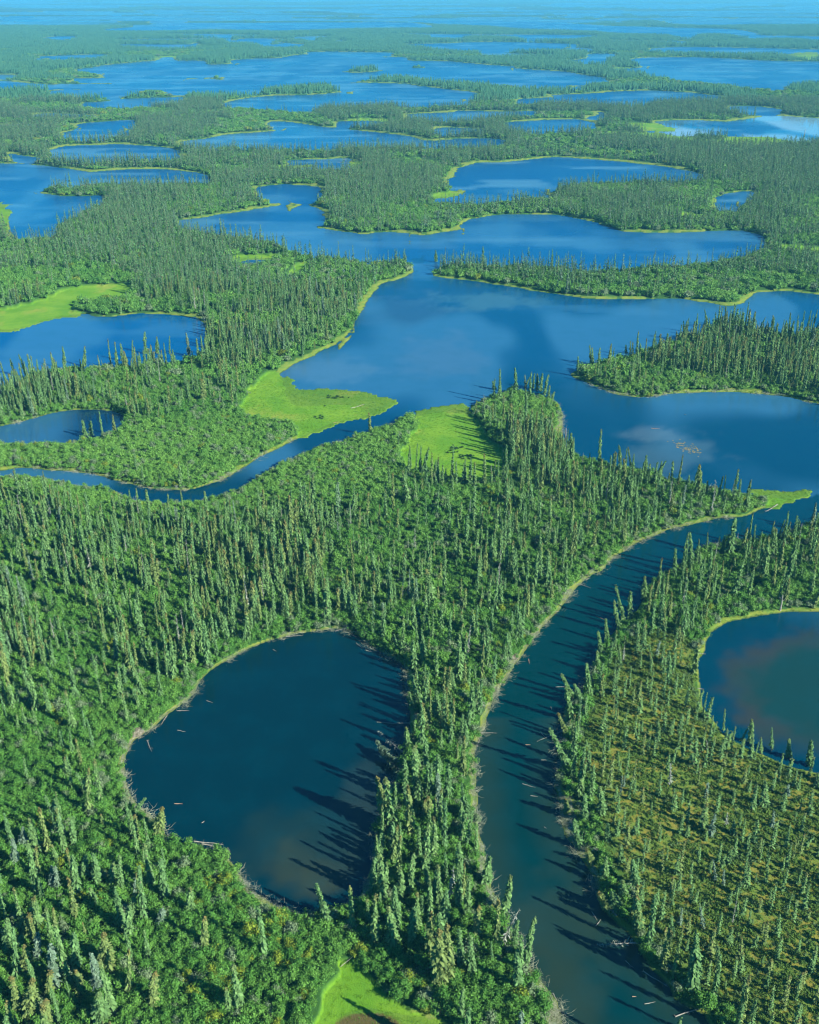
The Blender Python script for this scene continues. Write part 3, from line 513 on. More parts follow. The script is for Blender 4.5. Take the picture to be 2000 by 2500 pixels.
BUS = [bush_shape(100+i, *a) for i, a in enumerate([(1.0, 1.6, 380, .21), (1.35, 2.2, 520, .22), (.8, 1.2, 260, .18), (1.1, 2.5, 460, .22), (1.5, 1.8, 560, .22), (.95, 2.0, 380, .19)])]
BUM = [bush_shape(120+i, 2.4, 2.5, 320, .5, None, 9) for i in range(4)]
BUB = [bush_shape(130+i, .7, .5, 130, .16, M_BOGLEAF, 6) for i in range(4)]
TWG = [twig_shape(140+i, 30 + 8*i, 1.0+.2*i, .35) for i in range(4)]
SED = [sedge_shape(150+i) for i in range(3)]
DBU = [bush_shape(160+i, 1.1, 1.6, 260, .11, M_DEADTWIG, 4, core=False) for i in range(2)]
FAR1 = [far_trees(170+i, 9, 12, 5, 7) for i in range(6)]; FAR2 = [far_trees(180+i, 90, 60, 3, 70) for i in range(4)]
U = lambda name, L: [[unlinked(name, m)] for m in L]
rnd = RNG.random
def fields(x, y): return sample(SHORE, x, y), sample(MD, x, y), sample(SH, x, y), sample(BG, x, y), sample(stripw, x, y), sample(LANDZ, x, y)
def tonef(n, x, y): return np.clip(rnd(n)*.75 + .25*vnoise(x, y, 60, 3), 0, 1)
# ---------------------------------------------------------------- spruces drawn one by one
SHEETS.update(R=(850, 1700, 5.75), S=(0, 2200, 5.75), T=(1500, 2000, 4.3125))
HERO = '''R 395,1125>570,1800:1.5:y 945,700>965,1150:1.2 985,1150>990,1560:1.1 1255,840>1270,1160:1 1265,1100>1290,1660:1:s 800,425>865,790:.9 1395,980>1410,1500:1 1135,1440>1150,1700:.9:y 1070,1500>1080,1720:.9:y 1040,100>1060,580:1.3:y 1150,1000>1160,1330:1 1590,280>1600,650:.9 1650,330>1655,720:.8 870,0>930,220:.9 1240,-60>1250,350:1.2
S 110,280>165,750:1 400,250>445,640:1:y 290,100>380,420:.9 290,540>310,720:.9 350,650>410,1060:1.1:y 185,1115>300,1640:1.1:y 470,1110>430,1690:1.4:y 690,1050>710,1420:1.1:y 680,1400>700,1780:1.1:y 1035,455>1110,1060:1.1 1120,1030>1150,1310:.9:y 1460,470>1530,1030:1.5:y 1345,790>1400,1300:1:s 1390,1310>1450,1760:1.6 535,460>545,900:.9:s 1270,320>1290,450:.8 690,640>800,1300:1.1:s 885,20>790,190:.9
T 210,840>275,1190:1.1:y 80,660>110,870:.9 840,1430>850,1700:1.3 590,1060>600,1280:.8 1040,450>1060,690:.6:s 900,930>935,1200:.6:s 1140,560>1140,740:.6:s 320,230>290,600:.7 810,460>790,730:.7 235,440>215,730:.8 70,280>75,500:.8 1080,1390>1085,1560:.8
O 615,290>645,485:1 685,345>700,525:1.1 510,340>512,500:.9 545,540>545,695:1 645,835>650,975:1.1:y 305,330>335,520:1 125,270>165,520:1 400,330>415,460:1 685,120>665,245:1.3:y 575,160>578,295:.9:y 610,90>560,165:1 1655,555>1660,730:1.1 1600,235>1610,365:1 800,465>805,590:1 680,565>680,640:1:s 1690,380>1690,510:.9 1625,355>1625,500:.8 470,375>480,470:1 240,380>250,500:.8:s 220,380>228,490:.8:s 355,340>358,440:.9 595,385>592,510:.8 570,430>570,520:.7:s 60,265>70,390:.9:s 230,95>240,190:.9 100,215>102,315:.8:s 305,180>312,280:.9
P 432,405>395,590:1 522,588>488,795:.9 450,605>442,705:1.1 122,640>130,880:1.7:y 156,620>162,865:1.4:y 285,552>280,690:1:y 262,680>262,850:1 455,740>458,915:1 215,650>218,810:1 85,570>92,770:1.2:y 10,330>5,490:1 15,545>10,710:1.1 125,380>128,570:1 250,430>240,600:1 208,400>205,570:1 335,325>312,455:.9 345,350>330,440:.8 685,180>722,295:1 745,300>770,362:.9:y 788,485>845,560:1.1:y 850,480>880,562:1 658,85>666,155:.9:y 740,70>738,195:1 815,50>808,170:.9 950,510>970,650:1 830,210>835,280:.9 955,355>950,470:.9 898,440>900,510:.9 1200,740>1195,860:1.2
N 640,415>690,528:.9 590,650>674,835:1.1 866,50>905,210:1 856,118>886,250:.9 927,68>928,195:1 652,480>688,625:1 628,590>668,695:.9:y 705,470>727,565:.9 795,240>810,345:.9 785,330>800,425:.8 990,10>988,115:.9 750,380>755,485:.9 1445,608>1435,715:.8 1530,648>1525,745:.7 1328,570>1322,665:.7 1600,690>1597,775:.8 1690,700>1685,810:.9 1430,640>1395,705:.7 1485,690>1480,760:.7 12,430>45,570:1 0,500>20,590:.9 70,440>85,570:1 185,430>188,525:.9 22,730>35,965:1.2 115,780>125,965:1 465,140>470,285:1 10,280>25,415:1.1 50,240>65,405:1 1095,330>1090,480:.8 885,330>885,420:.8 830,190>832,290:.9
L 352,222>358,260:1 485,200>490,252:.9:s 505,207>488,248:.8 525,190>520,258:1 540,190>538,265:1 558,188>552,270:1 583,195>568,285:1 592,240>585,295:.8 608,268>600,310:.8 490,260>492,405:.9 758,72>765,155:1 770,80>772,158:.9 800,85>798,158:.9 930,55>930,112:.8 912,70>912,108:.8 970,68>972,118:.8 680,445>678,540:1.1 860,530>862,600:.9
K 605,15>615,110:1.2 660,35>664,110:.9 712,32>716,110:.9 555,50>560,130:1 510,62>515,140:.9 355,75>358,165:.9 265,75>275,175:1 38,130>65,200:.9 80,108>115,210:1 350,385>360,460:1.2 380,388>384,455:1.1 930,800>935,905:1.4 60,260>65,355:1 845,830>850,940:1 250,765>248,835:1:s 790,20>796,120:.9:s
J 110,448>112,500:1 308,430>312,520:1 600,450>602,560:.9 685,480>690,560:1'''
HT = []
for t in HERO.split():
    if t in SHEETS: ox, oy, kk = SHEETS[t]; continue
    ab, *o_ = t.split(':'); a, b = ab.split('>'); (a0, a1), (b0, b1) = (map(float, q.split(',')) for q in (a, b))
    bx_, by_ = ground(ox + b0/kk, oy + b1/kk); tx, ty = ox + a0/kk, oy + a1/kk
    va, vb = (tx-1000)/FPX, (ty-1250)/FPX; s_ = by_/(CT - vb*ST); hz_ = CAM_H - s_*(ST + vb*CT); dx = va*s_ - bx_
    hgt = float(np.clip(math.hypot(hz_, dx), 2.5, 18)); lean = math.atan2(dx, max(hz_, .5))
    col_ = o_[1] if len(o_) > 1 else 'n'
    HT.append((bx_, by_, hgt, float(o_[0]) if o_ else 1., lean, {'y': .85, 's': .05, 'n': .25 + .4*rnd()}[col_]))
HT = np.array(HT)
# ---------------------------------------------------------------- spruces: where the rest stand
xs, ys, px, py = cells(88, 560, 2.6); sh, mdw, shr, bgd, stw, lz = fields(xs, ys)
per = np.interp(py, [500, 900, 1250, 1700, 2050, 2500], [1/13, 1/13, 1/13, 1/15, 1/22, 1/36])
per = per*np.interp(fbm(xs, ys, 20, 51), [.25, .42, .55, .72], [.1, .65, 1.3, 2.2])
per = np.where((px < 1180) & (px > 880) & (py > 1400), 1/17, per)                     # wooded neck
per = np.where((px > 1180) & (py > 1250) & (bgd < 0), 1/15, per)
per = np.where(shr > 0, np.where(py > 1900, per*.10, np.where((px > 690) & (py > 900) & (px > 1150), per*.25, per*.03)), per)
per = np.where((px > 1150) & (py > 1080) & (py < 1420) & (shr > 0), per*3, per)
per = np.where(bgd > 0, 1/12.5, per); per = np.where((py < 1330) & (py > 1040) & (px < 1080) & (bgd < 0), per*np.interp(py, [1100, 1330], [.3, .95]), per)
ok = (rnd(len(xs)) < per*2.6**2) & (mdw < -.5) & (sh > stw*.75 + .3) & (xs**2 + ys**2 > 90**2)
dmin = np.full(len(xs), 99.)
for h_ in HT: dmin = np.minimum(dmin, np.hypot(xs-h_[0], ys-h_[1]))
ok &= dmin > 1.8
xs, ys, px, py, bgd, lz, sh = (a[ok] for a in (xs, ys, px, py, bgd, lz, sh)); n = len(xs)
Hh = np.clip(RNG.normal(np.interp(py, [600, 1200, 1700, 2400], [8.8, 8.8, 9.4, 10.5]), 2.7), 3.2, 14.5)
Hh = np.where(bgd > 0, np.clip(RNG.normal(5.6, 1.3, n), 2.2, 9), Hh); Hh *= np.where(rnd(n) < .2, .62, .96)
tone = tonef(n, xs, ys); tone = np.where((bgd > 0) & (rnd(n) < .05), .05, np.where(bgd > 0, np.maximum(tone, .5), tone))
wid = np.clip(RNG.normal(.72, .16, n), .42, 1.4)*np.sqrt(Hh/9.5)*np.where(bgd > 0, 1.45, 1)
lean = np.where(rnd(n) < .12, RNG.normal(0, .13, n), RNG.normal(0, .035, n)); ldir = RNG.uniform(0, 6.28, n)
edge = sh < 4; lean = np.where(edge & (rnd(n) < .3), rnd(n)*.25, lean)
A_ = dict(x=xs, y=ys, z=lz, h=Hh, w=wid, lean=lean, dir=ldir, tone=tone, thin=(bgd > 0), v=RNG.integers(0, 10, n))
hn = len(HT); hb = sample(BG, HT[:, 0], HT[:, 1])
B_ = dict(x=HT[:, 0], y=HT[:, 1], z=np.maximum(sample(LANDZ, HT[:, 0], HT[:, 1]), .05), h=HT[:, 2], w=HT[:, 3], lean=HT[:, 4], dir=np.zeros(hn), tone=HT[:, 5], thin=(HT[:, 3] < .75), v=np.where(HT[:, 3] > 1.25, 7, RNG.integers(0, 10, hn)))
B_['w'] = B_['w']*np.where(B_['v'] == 7, .8, 1.)
A_ = {a: np.concatenate([B_[a], A_[a]]) for a in A_}; n = len(A_['x'])
bpx, bpy_ = pixel(A_['x'], A_['y'], A_['z']); tpx, tpy = pixel(A_['x'], A_['y'], A_['z'] + A_['h'])
size = (bpy_ - tpy)*np.where(A_['thin'], .75, 1); size[:hn] += 25
inview = (bpx > 8) & (bpx < 1992) & (tpx > 8) & (tpx < 1992) & (tpy > 5) & (bpy_ < 2530)
deadpick = np.zeros(n, bool); deadpick[hn:] = rnd(n-hn) < np.where(A_['thin'][hn:], .015, .03)
order = np.argsort(-np.where(inview & ~deadpick, size, -1)); live300 = order[:300]
dorder = np.argsort(-np.where(inview & deadpick, size, -1)); dead100 = dorder[:min(110, int((inview & deadpick).sum()))]
rest = np.ones(n, bool); rest[live300] = False; rest[dead100] = False
print('spruces near', n, round(time.time()-T0, 1))
def rows_of(m): return (np.stack([A_['x'][m], A_['y'][m], A_['z'][m]-.1], 1), np.stack([np.zeros(m.sum()), A_['lean'][m], A_['dir'][m]], 1), np.stack([A_['w'][m], A_['w'][m], A_['h'][m]/10], 1))
m = rest & ~deadpick & ~A_['thin']; p, r, s_ = rows_of(m)
scatter('spruce_forest', p, r, s_, A_['v'][m], A_['tone'][m], src(SPR), label='dense stand of dark green spruces covering the land around the round pond')
m = rest & ~deadpick & A_['thin']; p, r, s_ = rows_of(m)
scatter('bog_spruces', p, r, s_, RNG.integers(0, 4, m.sum()), A_['tone'][m], src(SPT), label='thin stunted spruces spread over the open brown bog')
m = rest & deadpick; p, r, s_ = rows_of(m); 
scatter('dead_spruces', p, r, s_*np.array([.9, .9, .85]), RNG.integers(0, 4, m.sum()), A_['tone'][m], src(SPD), label='bare grey dead spruces spread thinly through the green forest')
# middle distance
xs, ys, px, py = cells(560, 1650, 3.5); sh, mdw, shr, bgd, stw, lz = fields(xs, ys)
per = (1/13)*np.interp(fbm(xs, ys, 55, 51), [.32, .43, .56, .72], [.03, .55, 1.2, 1.7]); per = np.where(shr > 0, per*.05, per)
per = np.where((sh < 18) & (shr < 0), np.maximum(per, .55/13), per)
ok = (rnd(len(xs)) < per*3.5**2) & (mdw < -.5) & (sh > stw*.9 + .8); xs, ys, lz = xs[ok], ys[ok], lz[ok]; n2 = len(xs)
p = np.stack([xs, ys, lz-.1], 1); hh_ = np.clip(RNG.normal(9.0, 2.4, n2), 4, 14)/10; ww = np.clip(RNG.normal(1.0, .18, n2), .6, 1.6)*np.interp(ys, [560, 1600], [1, 1.3])
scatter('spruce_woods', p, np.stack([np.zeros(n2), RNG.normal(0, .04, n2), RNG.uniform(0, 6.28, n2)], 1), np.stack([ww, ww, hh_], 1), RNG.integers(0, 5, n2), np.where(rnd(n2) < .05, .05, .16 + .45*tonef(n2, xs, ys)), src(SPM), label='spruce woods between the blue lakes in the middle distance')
print('mid', n2, round(time.time()-T0, 1))
# far distance
def far_forest(name, d0, d1, side, L, lab, hs=1., pat=200):
    xs, ys, px, py = cells(d0, d1, side, lo=-17); sh, mdw, shr, bgd, stw, lz = fields(xs, ys); f = fbm(xs, ys, pat, 52)
    ok = (mdw < -2) & (sh > side*.5 + 2) & (f > .34) & ((shr < 0) | (rnd(len(xs)) < .06)); ok &= rnd(len(xs)) < np.interp(f, [.34, .5], [.55, 1])
    xs, ys, lz = xs[ok], ys[ok], lz[ok]; n_ = len(xs); v = hs*np.interp(f[ok], [.34, .7], [.8, 1.12])
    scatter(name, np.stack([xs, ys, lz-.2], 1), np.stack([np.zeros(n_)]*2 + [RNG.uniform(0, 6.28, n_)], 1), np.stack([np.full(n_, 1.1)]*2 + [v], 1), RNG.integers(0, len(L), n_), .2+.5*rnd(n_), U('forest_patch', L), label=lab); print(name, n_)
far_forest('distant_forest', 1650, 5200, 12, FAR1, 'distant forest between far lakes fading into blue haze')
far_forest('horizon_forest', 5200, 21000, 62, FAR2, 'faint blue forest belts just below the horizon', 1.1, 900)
# ---------------------------------------------------------------- willows and other low growth
def growth(name, d0, d1, c, keepf, L, lab, smin=.7, smax=1.3, zs=1., tonefn=None):
    xs, ys, px, py = cells(d0, d1, c); f = fields(xs, ys); ok = keepf(xs, ys, px, py, *f)
    xs, ys, lz = xs[ok], ys[ok], f[5][ok]; n_ = len(xs); s_ = RNG.uniform(smin, smax, n_); patch_ = fbm(xs, ys, 16, 71); s_ *= .75 + .5*patch_
    t_ = np.clip(rnd(n_)*.6 + .5*(fbm(xs, ys, 22, 72)-.1), .14, .9); t_ = np.where(rnd(n_) < .015, .97, t_); t_ = np.where(rnd(n_) < .06 + .10*(f[0][ok] < 5), .03, t_)
    if tonefn: t_ = tonefn(xs, ys, px[ok], py[ok], t_)
    z_ = s_*zs*RNG.uniform(.8, 1.25, n_)
    scatter(name, np.stack([xs, ys, lz-.15], 1), np.stack([RNG.normal(0, .08, n_), RNG.normal(0, .08, n_), RNG.uniform(0, 6.28, n_)], 1), np.stack([s_, s_, z_], 1), RNG.integers(0, len(L), n_), t_, U(name, L), label=lab)
    print(name, n_, round(time.time()-T0, 1))
def yel(xs, ys, px, py, t):
    z = (sample(SH, xs, ys) > 0) & (py < 1300); t = np.where((t > .13) & (t < .92), np.clip(np.where(z, t + .22, t*np.interp(py, [1300, 1900], [.95, .72])), .14, .9), t)
    return np.where((py > 2150) & (px > 450) & (px < 900) & (rnd(len(t)) < .08), .97, t)
growth('willow_thicket', 88, 420, 1.35, lambda x, y, px, py, s, m, h, b, w, z: (s > w*(-.1 + 1.9*fbm(x, y, 6, 85))) & (m < -.6) & (b < -1) & ((rnd(len(x)) < .86) | (h > 0)), BUS, 'green willow and alder thicket covering the ground between the spruces', tonefn=yel)
growth('willow_cover', 420, 1000, 3.6, lambda x, y, px, py, s, m, h, b, w, z: (s > w*.9 + .6) & (m < -1) & (rnd(len(x)) < np.where(h > 0, 1, .8)), BUM, 'low green willow growth under and between the farther spruces', .8, 1.25)
growth('shrub_land', 1000, 3200, 7.5, lambda x, y, px, py, s, m, h, b, w, z: (s > w + 2) & (m < -2) & (rnd(len(x)) < np.where(h > 0, 1, .5)), BUM, 'pale green shrub land beside the distant lakes', 1.2, 2.0, .7)
growth('bog_shrubs', 88, 360, .85, lambda x, y, px, py, s, m, h, b, w, z: (b > -1.5) & (s > 1) & (rnd(len(x)) < np.interp(fbm(x, y, 7, 81), [.28, .5], [.5, 1])), BUB, 'low olive dwarf birch scrub on the bog between the stunted spruces', .45, 1.1)
growth('sedge_grass', 88, 420, .85, lambda x, y, px, py, s, m, h, b, w, z: ((m > 0) | ((s > .1) & (s < w*1.1) & ((px > 1500) | (py < 1150)) )) & (px > -50) & (px < 2050) & (rnd(len(x)) < .8), SED, 'bright green sedge growing on the flats at the water', .5, .95)
growth('bank_deadwood', 88, 420, 1.1, lambda x, y, px, py, s, m, h, b, w, z: (s > -.5) & (s < w*.95) & (m < -1) & (((py > 1150) & (px < 1460)) | ((px < 1800) & (px > 1150) & (py > 960) & (py < 1450)) | (py < 1150) & (rnd(len(x)) < .25)) & (rnd(len(x)) < .5), TWG, 'tangles of grey dead branches lining the eroded banks', .6, 1.3)
growth('dead_willows', 88, 420, 1.4, lambda x, y, px, py, s, m, h, b, w, z: (s > w*.3) & (s < w*1.5) & (m < -1) & (py > 1150) & (px < 1500) & (rnd(len(x)) < .4), DBU, 'leafless grey willow bushes along the pond and channel banks', .5, 1.1)
# ---------------------------------------------------------------- countable things: trees
RG = [('on the brown bog', lambda x, y, b: b > 0), ('on the wooded neck', lambda x, y, b: 860 < x < 1340 and y > 1480 and x < 1200 + .2*max(y-1700, 0)),
      ('below the pond', lambda x, y, b: 400 < x < 900 and y > 2050), ('left of the pond', lambda x, y, b: x < 480 and y > 1480), ("on channel's right bank", lambda x, y, b: x > 1180 and y > 1250),
      ('above the pond', lambda x, y, b: x < 1100 and y > 1150), ('on the leafy point', lambda x, y, b: 1100 < x < 1420 and 880 < y < 1200), ('on the wooded spit', lambda x, y, b: x >= 1100 and y > 1090),
      ('on the right peninsula', lambda x, y, b: x > 1350 and y > 760), ('by the left lake', lambda x, y, b: x < 620 and y > 750), ('by the far lake', lambda x, y, b: True)]
ACROSS = ['far left', 'left', 'mid-left', 'centre', 'mid-right', 'right', 'far right']; DOWN = ['top', 'near top', 'upper third', 'above middle', 'mid-height', 'below middle', 'lower third', 'low', 'very low', 'bottom edge']
NTH = ['leftmost', 'second from left', 'third from left', 'fourth from left', 'fifth from left', 'sixth from left', 'seventh from left', 'eighth from left', 'ninth from left', 'tenth from left']
PENDING = {}
def want_label(o, head, x, y):
    b = float(sample(BG, np.array([x]), np.array([y]))[0]); qx_, qy_ = (float(a) for a in pixel(x, y, 0)); w = next(w for w, f in RG if f(qx_, qy_, b))
    PENDING.setdefault((head, w, ACROSS[int(min(max(qx_, 0), 1999)*7/2000)], DOWN[int(min(max(qy_, 0), 2499)/250)]), []).append((qx_, o))
def settle_labels():
    for (head, w, a, d), L in PENDING.items():
        L.sort(key=lambda t: t[0])
        for j, (_, o) in enumerate(L): o['label'] = f'{head} {w}, {a}, {d}' + (f', {NTH[j]}' if len(L) > 1 else '')
def make_spruce(i, shapes, name, group, dead=False):
    x, y, h, w, ln, dr, tn = (float(A_[k_][i]) for k_ in ('x', 'y', 'h', 'w', 'lean', 'dir', 'tone')); sz = 'very tall' if h > 12 else 'tall' if h > 9.5 else 'short' if h < 6 else 'medium'; gth = 'broad ' if w > 1.1 else 'slim ' if w < .7 else ''
    if dead: c = 'bare grey'
    else: c = 'silvery' if tn < .15 else 'yellow-green' if tn > .75 else 'blue-green' if tn < .45 else 'green'
    lx = math.sin(ln)*math.cos(dr); l = ' leaning left' if lx < -.12 else ' leaning right' if lx > .12 else ''
    o = link(name, None, loc=(x, y, float(A_['z'][i]) - .1), rot=(0, ln, dr), category='tree', group=group); o['tone'] = tn
    o.scale = (w, w, h/10); o.empty_display_size = .5; cr, tr = shapes
    want_label(o, f'{sz} {gth}{c} spruce{l}', x, y)
    c1 = link('crown', cr, o); c1['tone'] = tn; t1 = link('trunk', tr, o); t1['tone'] = tn
    return o
for i in live300: make_spruce(i, (SPT[int(A_['v'][i]) % 4] if A_['thin'][i] else SPR[int(A_['v'][i])]), 'spruce_tree', 'living spruces standing around the pond and channel')
for i in dead100: make_spruce(i, SPD[int(A_['v'][i]) % 4], 'dead_spruce', 'dead standing spruces', True)
settle_labels()
# ---------------------------------------------------------------- fallen spruces and driftwood
def pt(t, z=0.):
    s_, a, b = t; ox, oy, k_ = SHEETS[s_]; x, y = ground(ox + a/k_, oy + b/k_, z); return Vector((float(x), float(y), z))
def fallen(base, tip, z0, z1, w, tone, shapes, label, dead=False):
    a, b = pt(base, z0), pt(tip, z1); d = b - a; o = link('fallen_spruce', None, loc=a, label=label, category='fallen tree', group='fallen spruces'); o.rotation_euler = d.to_track_quat('Z', 'Y').to_euler()
    o.scale = (w, w, d.length/10)
    for nm, me_ in zip(('crown', 'trunk'), shapes): c_ = link(nm, me_, o); c_['tone'] = tone
PALE = (SPR[4][0], SPD[0][1])
fallen(('R', 845, 842), ('R', 415, 490), .4, 2.2, 1.15, .04, (SPD[2][0], SPD[2][1]), 'silvery dead spruce with bare white trunk toppled over the pond edge')
fallen(('R', 735, 1055), ('R', 340, 655), .5, 3.0, 1.25, .1, SPR[3], 'half-green spruce slumped low over the dark pond water')
fallen(('R', 940, 372), ('R', 650, 372), .2, .4, .8, .04, SPD[1], 'short grey branchy treetop lying in the pond near its bank')
fallen(('R', 640, 385), ('R', 400, 362), .1, .2, .5, .04, SPD[3], 'thin bleached treetop floating farthest out from the pond bank')
fallen(('S', 1020, 1740), ('S', 790, 1400), .6, 2.6, 1.2, .04, SPD[2], 'grey dead spruce lying across bushes at the bottom left corner')
fallen(('M', 375, 708), ('M', 440, 660), 1.2, 2.0, .6, .04, SPD[1], 'pale bare spruce fallen in the scrub left of the pond')
fallen(('P', 372, 722), ('P', 460, 548), .6, 6.5, 1.3, .03, SPD[0], 'grey dead spruce slumping towards the channel from its left bank')
fallen(('P', 965, 692), ('P', 785, 702), .5, .3, .9, .04, SPD[2], 'bleached dead spruce lying straight out over the channel')
fallen(('P', 870, 575), ('P', 800, 495), .6, 2.5, .9, .04, SPD[3], 'grey half-fallen spruce on the right channel bank beside shadow')
fallen(('N', 655, 660), ('N', 535, 705), .3, .3, .5, .04, SPD[1], 'small bleached spruce lying in the shadowed channel water')
def log_mesh(seed, L, r, root=False, stubs=4):
    rng = np.random.default_rng(seed); parts = []; P = [(0, 0, 0), (L*.33, rng.normal(0, L*.015), 0), (L*.66, rng.normal(0, L*.03), .03), (L, rng.normal(0, L*.02), .06)]
    parts.append(tube(P, [r, r*.85, r*.65, r*.3], 8))
    for i in range(stubs): x = rng.uniform(.3, .95)*L; d = np.array([rng.uniform(.1, .5), rng.choice([-1, 1])*rng.uniform(.4, 1), rng.uniform(0, .6)])*L*.12; q = np.array([x, 0, 0]); parts.append(tube([q, q + d*.5, q + d], [r*.35, r*.25, r*.1], 4))
    if root:
        for i in range(7): a = i*.9; d = np.array([-.25, math.cos(a), abs(math.sin(a))*.8])*r*4.5*rng.uniform(.6, 1.2); parts.append(tube([(0, 0, 0), d*.5, d], [r*.6, r*.35, r*.1], 4))
    return join(parts)
LOGS = '''M 745,578 797,578 0|pale log floating alone left of pond centre;M 870,535 895,545 0|short pale stick floating off the pond's left bank;M 1150,320 1165,328 0|stubby white log near the pond's upper shore;M 748,660 782,666 0|forked grey branch floating near the pond's left bank
M 1500,292 1528,316 0|thin grey stick beside the pond's upper right shore;M 1545,325 1580,332 1|white log with roots at the pond's upper right corner;M 1412,243 1465,234 0|ochre log resting on the pond's upper shore;M 1205,265 1275,262 0|long grey log along the pond's upper shore
M 705,597 680,640 0|grey log slanting down the pond's left bank;M 742,470 775,455 0|grey log on the brush mound left of pond;M 622,705 640,750 1|broken grey snag in water by the left mound;M 735,969 770,972 0|thin red-brown stick floating mid pond;O 818,265 940,282 0|longest of the crossed pale logs at pond's lower bank
O 850,276 968,305 0|second crossed pale log pointing into the pond;O 862,325 912,285 0|short forked log under the crossed pale logs;O 850,188 862,181 0|small white stump floating in lower pond;N 295,672 368,674 0|pale log reaching from left bank into channel
N 284,732 299,690 0|white upright log against the left channel bank;N 475,885 530,902 0|long pale log floating mid channel;N 510,935 540,941 0|short pale log floating below the long one;N 488,721 510,723 0|small brown log floating mid channel;N 555,785 578,787 0|small pale log in tree shadow on channel
N 555,672 572,690 0|thin stick in shadow above the small logs;N 787,180 818,194 0|reddish log floating in upper channel;N 615,478 655,478 0|pale branchy log sticking out from right bank;N 715,45 765,62 1|grey log with branches at upper left channel bank;N 598,165 632,160 0|grey log on left bank below the first one
N 595,562 599,575 0|tiny pale stump in channel shadow;N 502,360 505,380 0|tiny reddish stick near left channel bank;N 380,470 412,430 0|grey log lying along the left channel bank;P 567,205 577,212 0|small pale chip floating in the channel;P 768,452 771,472 0|short white post at the right bank
P 768,562 790,600 0|thin dark branch in channel near right bank;P 785,622 806,595 1|forked white stump beside the thin branch;P 910,768 942,800 0|straight pale pole floating in lower channel;P 985,812 1085,880 1|long white log with root fan below right bank;P 990,950 1035,942 0|pale branchy log floating near lower right bank
P 938,919 955,920 0|tiny brown stick floating in lower channel;P 1120,1003 1240,972 1|grey log with twigs at the bottom of channel;P 588,905 608,965 0|grey log leaning on the bottom left bank;P 605,905 622,940 0|shorter grey log beside the leaning one;L 1018,423 1054,426 0|pale reddish log adrift in the right-hand lake
L 1158,364 1167,368 0|tiny dark stick adrift above the drifting log;L 1550,745 1500,775 0|grey log at the tip of the wooded spit;L 1250,815 1275,822 0|white log on the spit's lower bank;L 960,880 1000,900 0|grey log on bank where channel narrows;L 1120,805 1145,806 0|pale log high on the spit bank
F 1120,745 1195,746 0|long grey log in small meadow pond;F 1198,752 1178,715 0|grey pole leaning beside the small meadow pond;O 1408,742 1480,735 1|white branchy log at the head of bottom meadow;O 1435,795 1488,770 0|bleached forked branch on the bottom meadow;O 700,745 722,752 0|pale stick hidden in the lower bushes
N 1213,488 1240,488 0|white log on right lake's left shore;N 1210,340 1248,340 0|thin log poking into the right lake;K 1480,340 1535,325 1|grey driftwood stranded on the left sedge flat;K 1405,402 1430,398 0|brownish driftwood at the sedge flat's edge;K 770,672 810,665 0|pale driftwood on the narrow channel's bend'''
k_i = 0
for ln_ in LOGS.replace('\n', ';').split(';'):
    spec, lab = ln_.split('|'); s_, a, b, rt = spec.split(); a = tuple(map(float, a.split(','))); b = tuple(map(float, b.split(',')))
    z_ = .12; pa, pb = pt((s_, *a), z_), pt((s_, *b), z_); pa.z = max(z_, float(sample(LANDZ, np.array([pa.x]), np.array([pa.y]))[0]) + .12); pb.z = max(z_, float(sample(LANDZ, np.array([pb.x]), np.array([pb.y]))[0]) + .2)
    L_ = (pb-pa).length; r_ = float(np.clip(L_*.02, .07, .17)); Vx, Fx = log_mesh(k_i, L_, r_, rt == '1', int(min(6, L_))); k_i += 1
    me_ = mesh('driftwood_log', Vx, Fx, M_RED if 'red' in lab or 'brown' in lab else M_DEAD); o = link('driftwood_log', me_, loc=pa, label=lab, category='log', group='driftwood logs'); o.rotation_euler = (pb-pa).to_track_quat('X', 'Z').to_euler()
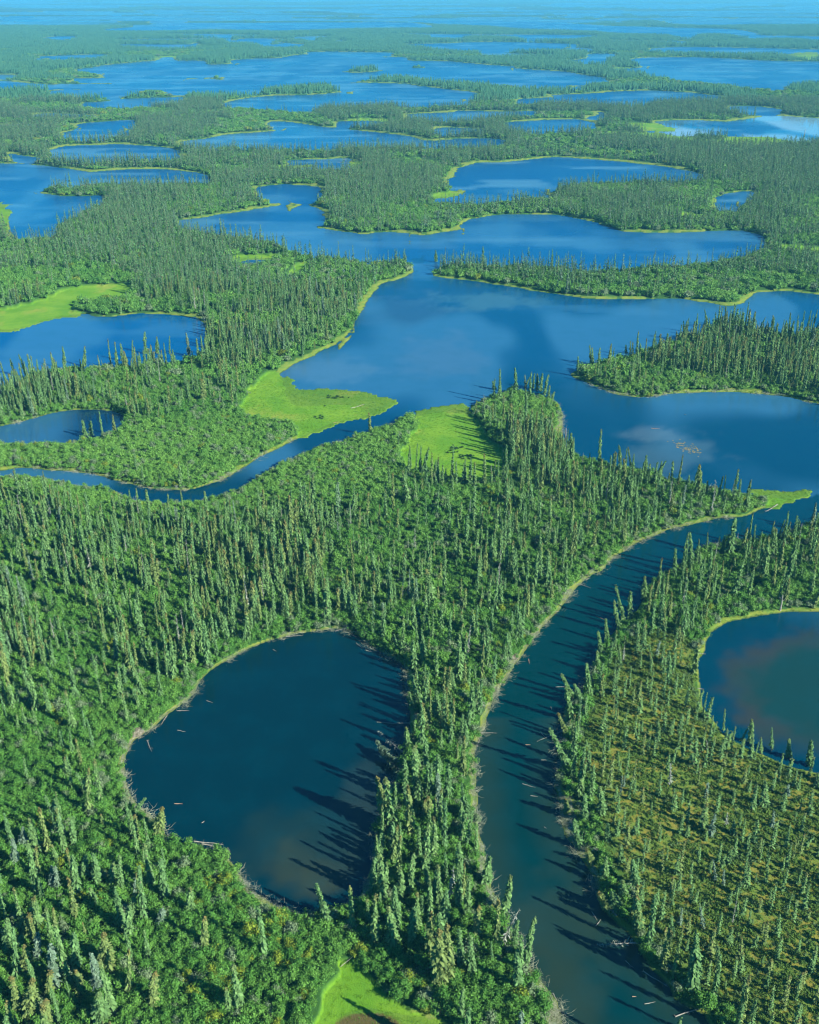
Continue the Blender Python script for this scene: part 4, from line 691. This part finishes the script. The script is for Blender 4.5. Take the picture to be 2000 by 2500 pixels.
# standing snags and brush mounds
def snag(base, top, label, r=.16):
    a = pt(base, .3); o = link('broken_snag', mesh('broken_snag', *join([tube([(0, 0, -.5), (.1, 0, r*12), (.0, .1, r*24)], [r*1.6, r, r*.6], 7), tube([(0, 0, r*14), (r*5, 0, r*18)], [r*.5, r*.15], 4), tube([(0, 0, r*18), (-r*4, r*2, r*20)], [r*.4, r*.1], 4)]), M_DEAD), loc=a, label=label, category='dead tree', group='broken snags')
    return o
snag(('N', 1560, 155), 0, 'short white broken trunk standing on the right lake shore', .2)
snag(('L', 655, 478), 0, 'thin bare grey trunk at the lake side of the point', .22)
snag(('I', 865, 775), 0, 'broken grey trunk beside the left lake corner', .2)
snag(('H', 1600, 520), 0, 'lone grey trunk beside the sedge lake', .3)
def mound(base, n, r, label):
    a = pt(base, .2); rng = np.random.default_rng(int(base[1])); parts = []
    for i in range(n):
        q = rng.uniform(0, 6.28); d = rng.uniform(0, r); z = (1-d/r)*r*.55; p0 = np.array([d*math.cos(q), d*math.sin(q), z]); t = rng.normal(size=3)*[1, 1, .25]; t /= np.linalg.norm(t); l = rng.uniform(.6, 1.7); parts.append(tube([p0-t*l/2, p0+t*l/2], [.06, .035], 4))
    dome = []; 
    for z, rr in ((0, 1), (.3, .85), (.5, .5)): dome += [(r*rr*math.cos(k_*.785), r*rr*math.sin(k_*.785), r*z) for k_ in range(8)]
    parts.append((dome, [(lv*8+k_, lv*8+(k_+1) % 8, lv*8+8+(k_+1) % 8, lv*8+8+k_) for lv in (0, 1) for k_ in range(8)] + [tuple(range(16, 24))]))
    link('brushwood_mound', mesh('brushwood_mound', *join(parts), mat_simple('mud_sticks', (.09, .08, .05), (.22, .21, .16), 2.)), loc=a, label=label, category='brush pile', group='brushwood mounds')
mound(('M', 772, 478), 160, 1.7, 'grey brushwood mound on the pond bank among logs, upper one'); mound(('M', 572, 668), 170, 2.0, 'lower left grey brushwood mound beside the pond'); mound(('N', 432, 350), 120, 1.6, 'grey brushwood heap on the left channel bank')
# rushes on the flats and weed on the lake
RU = [bush_shape(200+i, .55, .5, 90, .16, mat_leaf('rush_leaves', (.02, .07, .02), (.035, .09, .025), (.05, .1, .02), (.09, .13, .08)), 4) for i in range(2)]
q_i = 0
for s_, x0, x1, y0, y1, n_, where in (('K', 1378, 1470, 288, 300, 16, 'left sedge flat, upper row'), ('K', 1322, 1362, 370, 388, 9, 'left sedge flat, lower row'), ('K', 1366, 1372, 330, 334, 2, 'left sedge flat, centre'), ('L', 172, 235, 500, 528, 15, 'right sedge flat, upper patch'), ('L', 212, 282, 538, 556, 13, 'right sedge flat, lower patch'), ('L', 158, 166, 525, 530, 2, 'right sedge flat, left edge')):
    for j in range(n_):
        p_ = pt((s_, RNG.uniform(x0, x1), RNG.uniform(y0, y1)), .1); o = link('rush_clump', RU[j % 2], loc=p_, rot=(0, 0, RNG.uniform(0, 6)), label=f'dark rush clump on {where}', category='plant', group='dark rush clumps on the sedge flats'); o.scale = (RNG.uniform(.6, 1.3),)*3; o['tone'] = .3
V, F = [], []
for j in range(90):
    t_ = rnd(); p_ = pt(('L', 1112 + 105*t_ + RNG.normal(0, 16), 480 + 45*t_ + RNG.normal(0, 8)), .02); o_ = len(V); a0 = rnd()*6
    for k_ in range(6): V.append((p_.x + math.cos(a0+k_)*RNG.uniform(.1, .5), p_.y + math.sin(a0+k_)*RNG.uniform(.1, .4), .02 + .0005*j))
    F.append(tuple(range(o_, o_+6)))
link('floating_weed', mesh('floating_weed', V, F, mat_simple('yellow_weed', (.20, .17, .03), (.30, .24, .10), .7)), kind='stuff', label='yellow floating weed in the middle of the right-hand lake')
print('objects', len(SC.objects), 'script', round(time.time()-T0, 1))
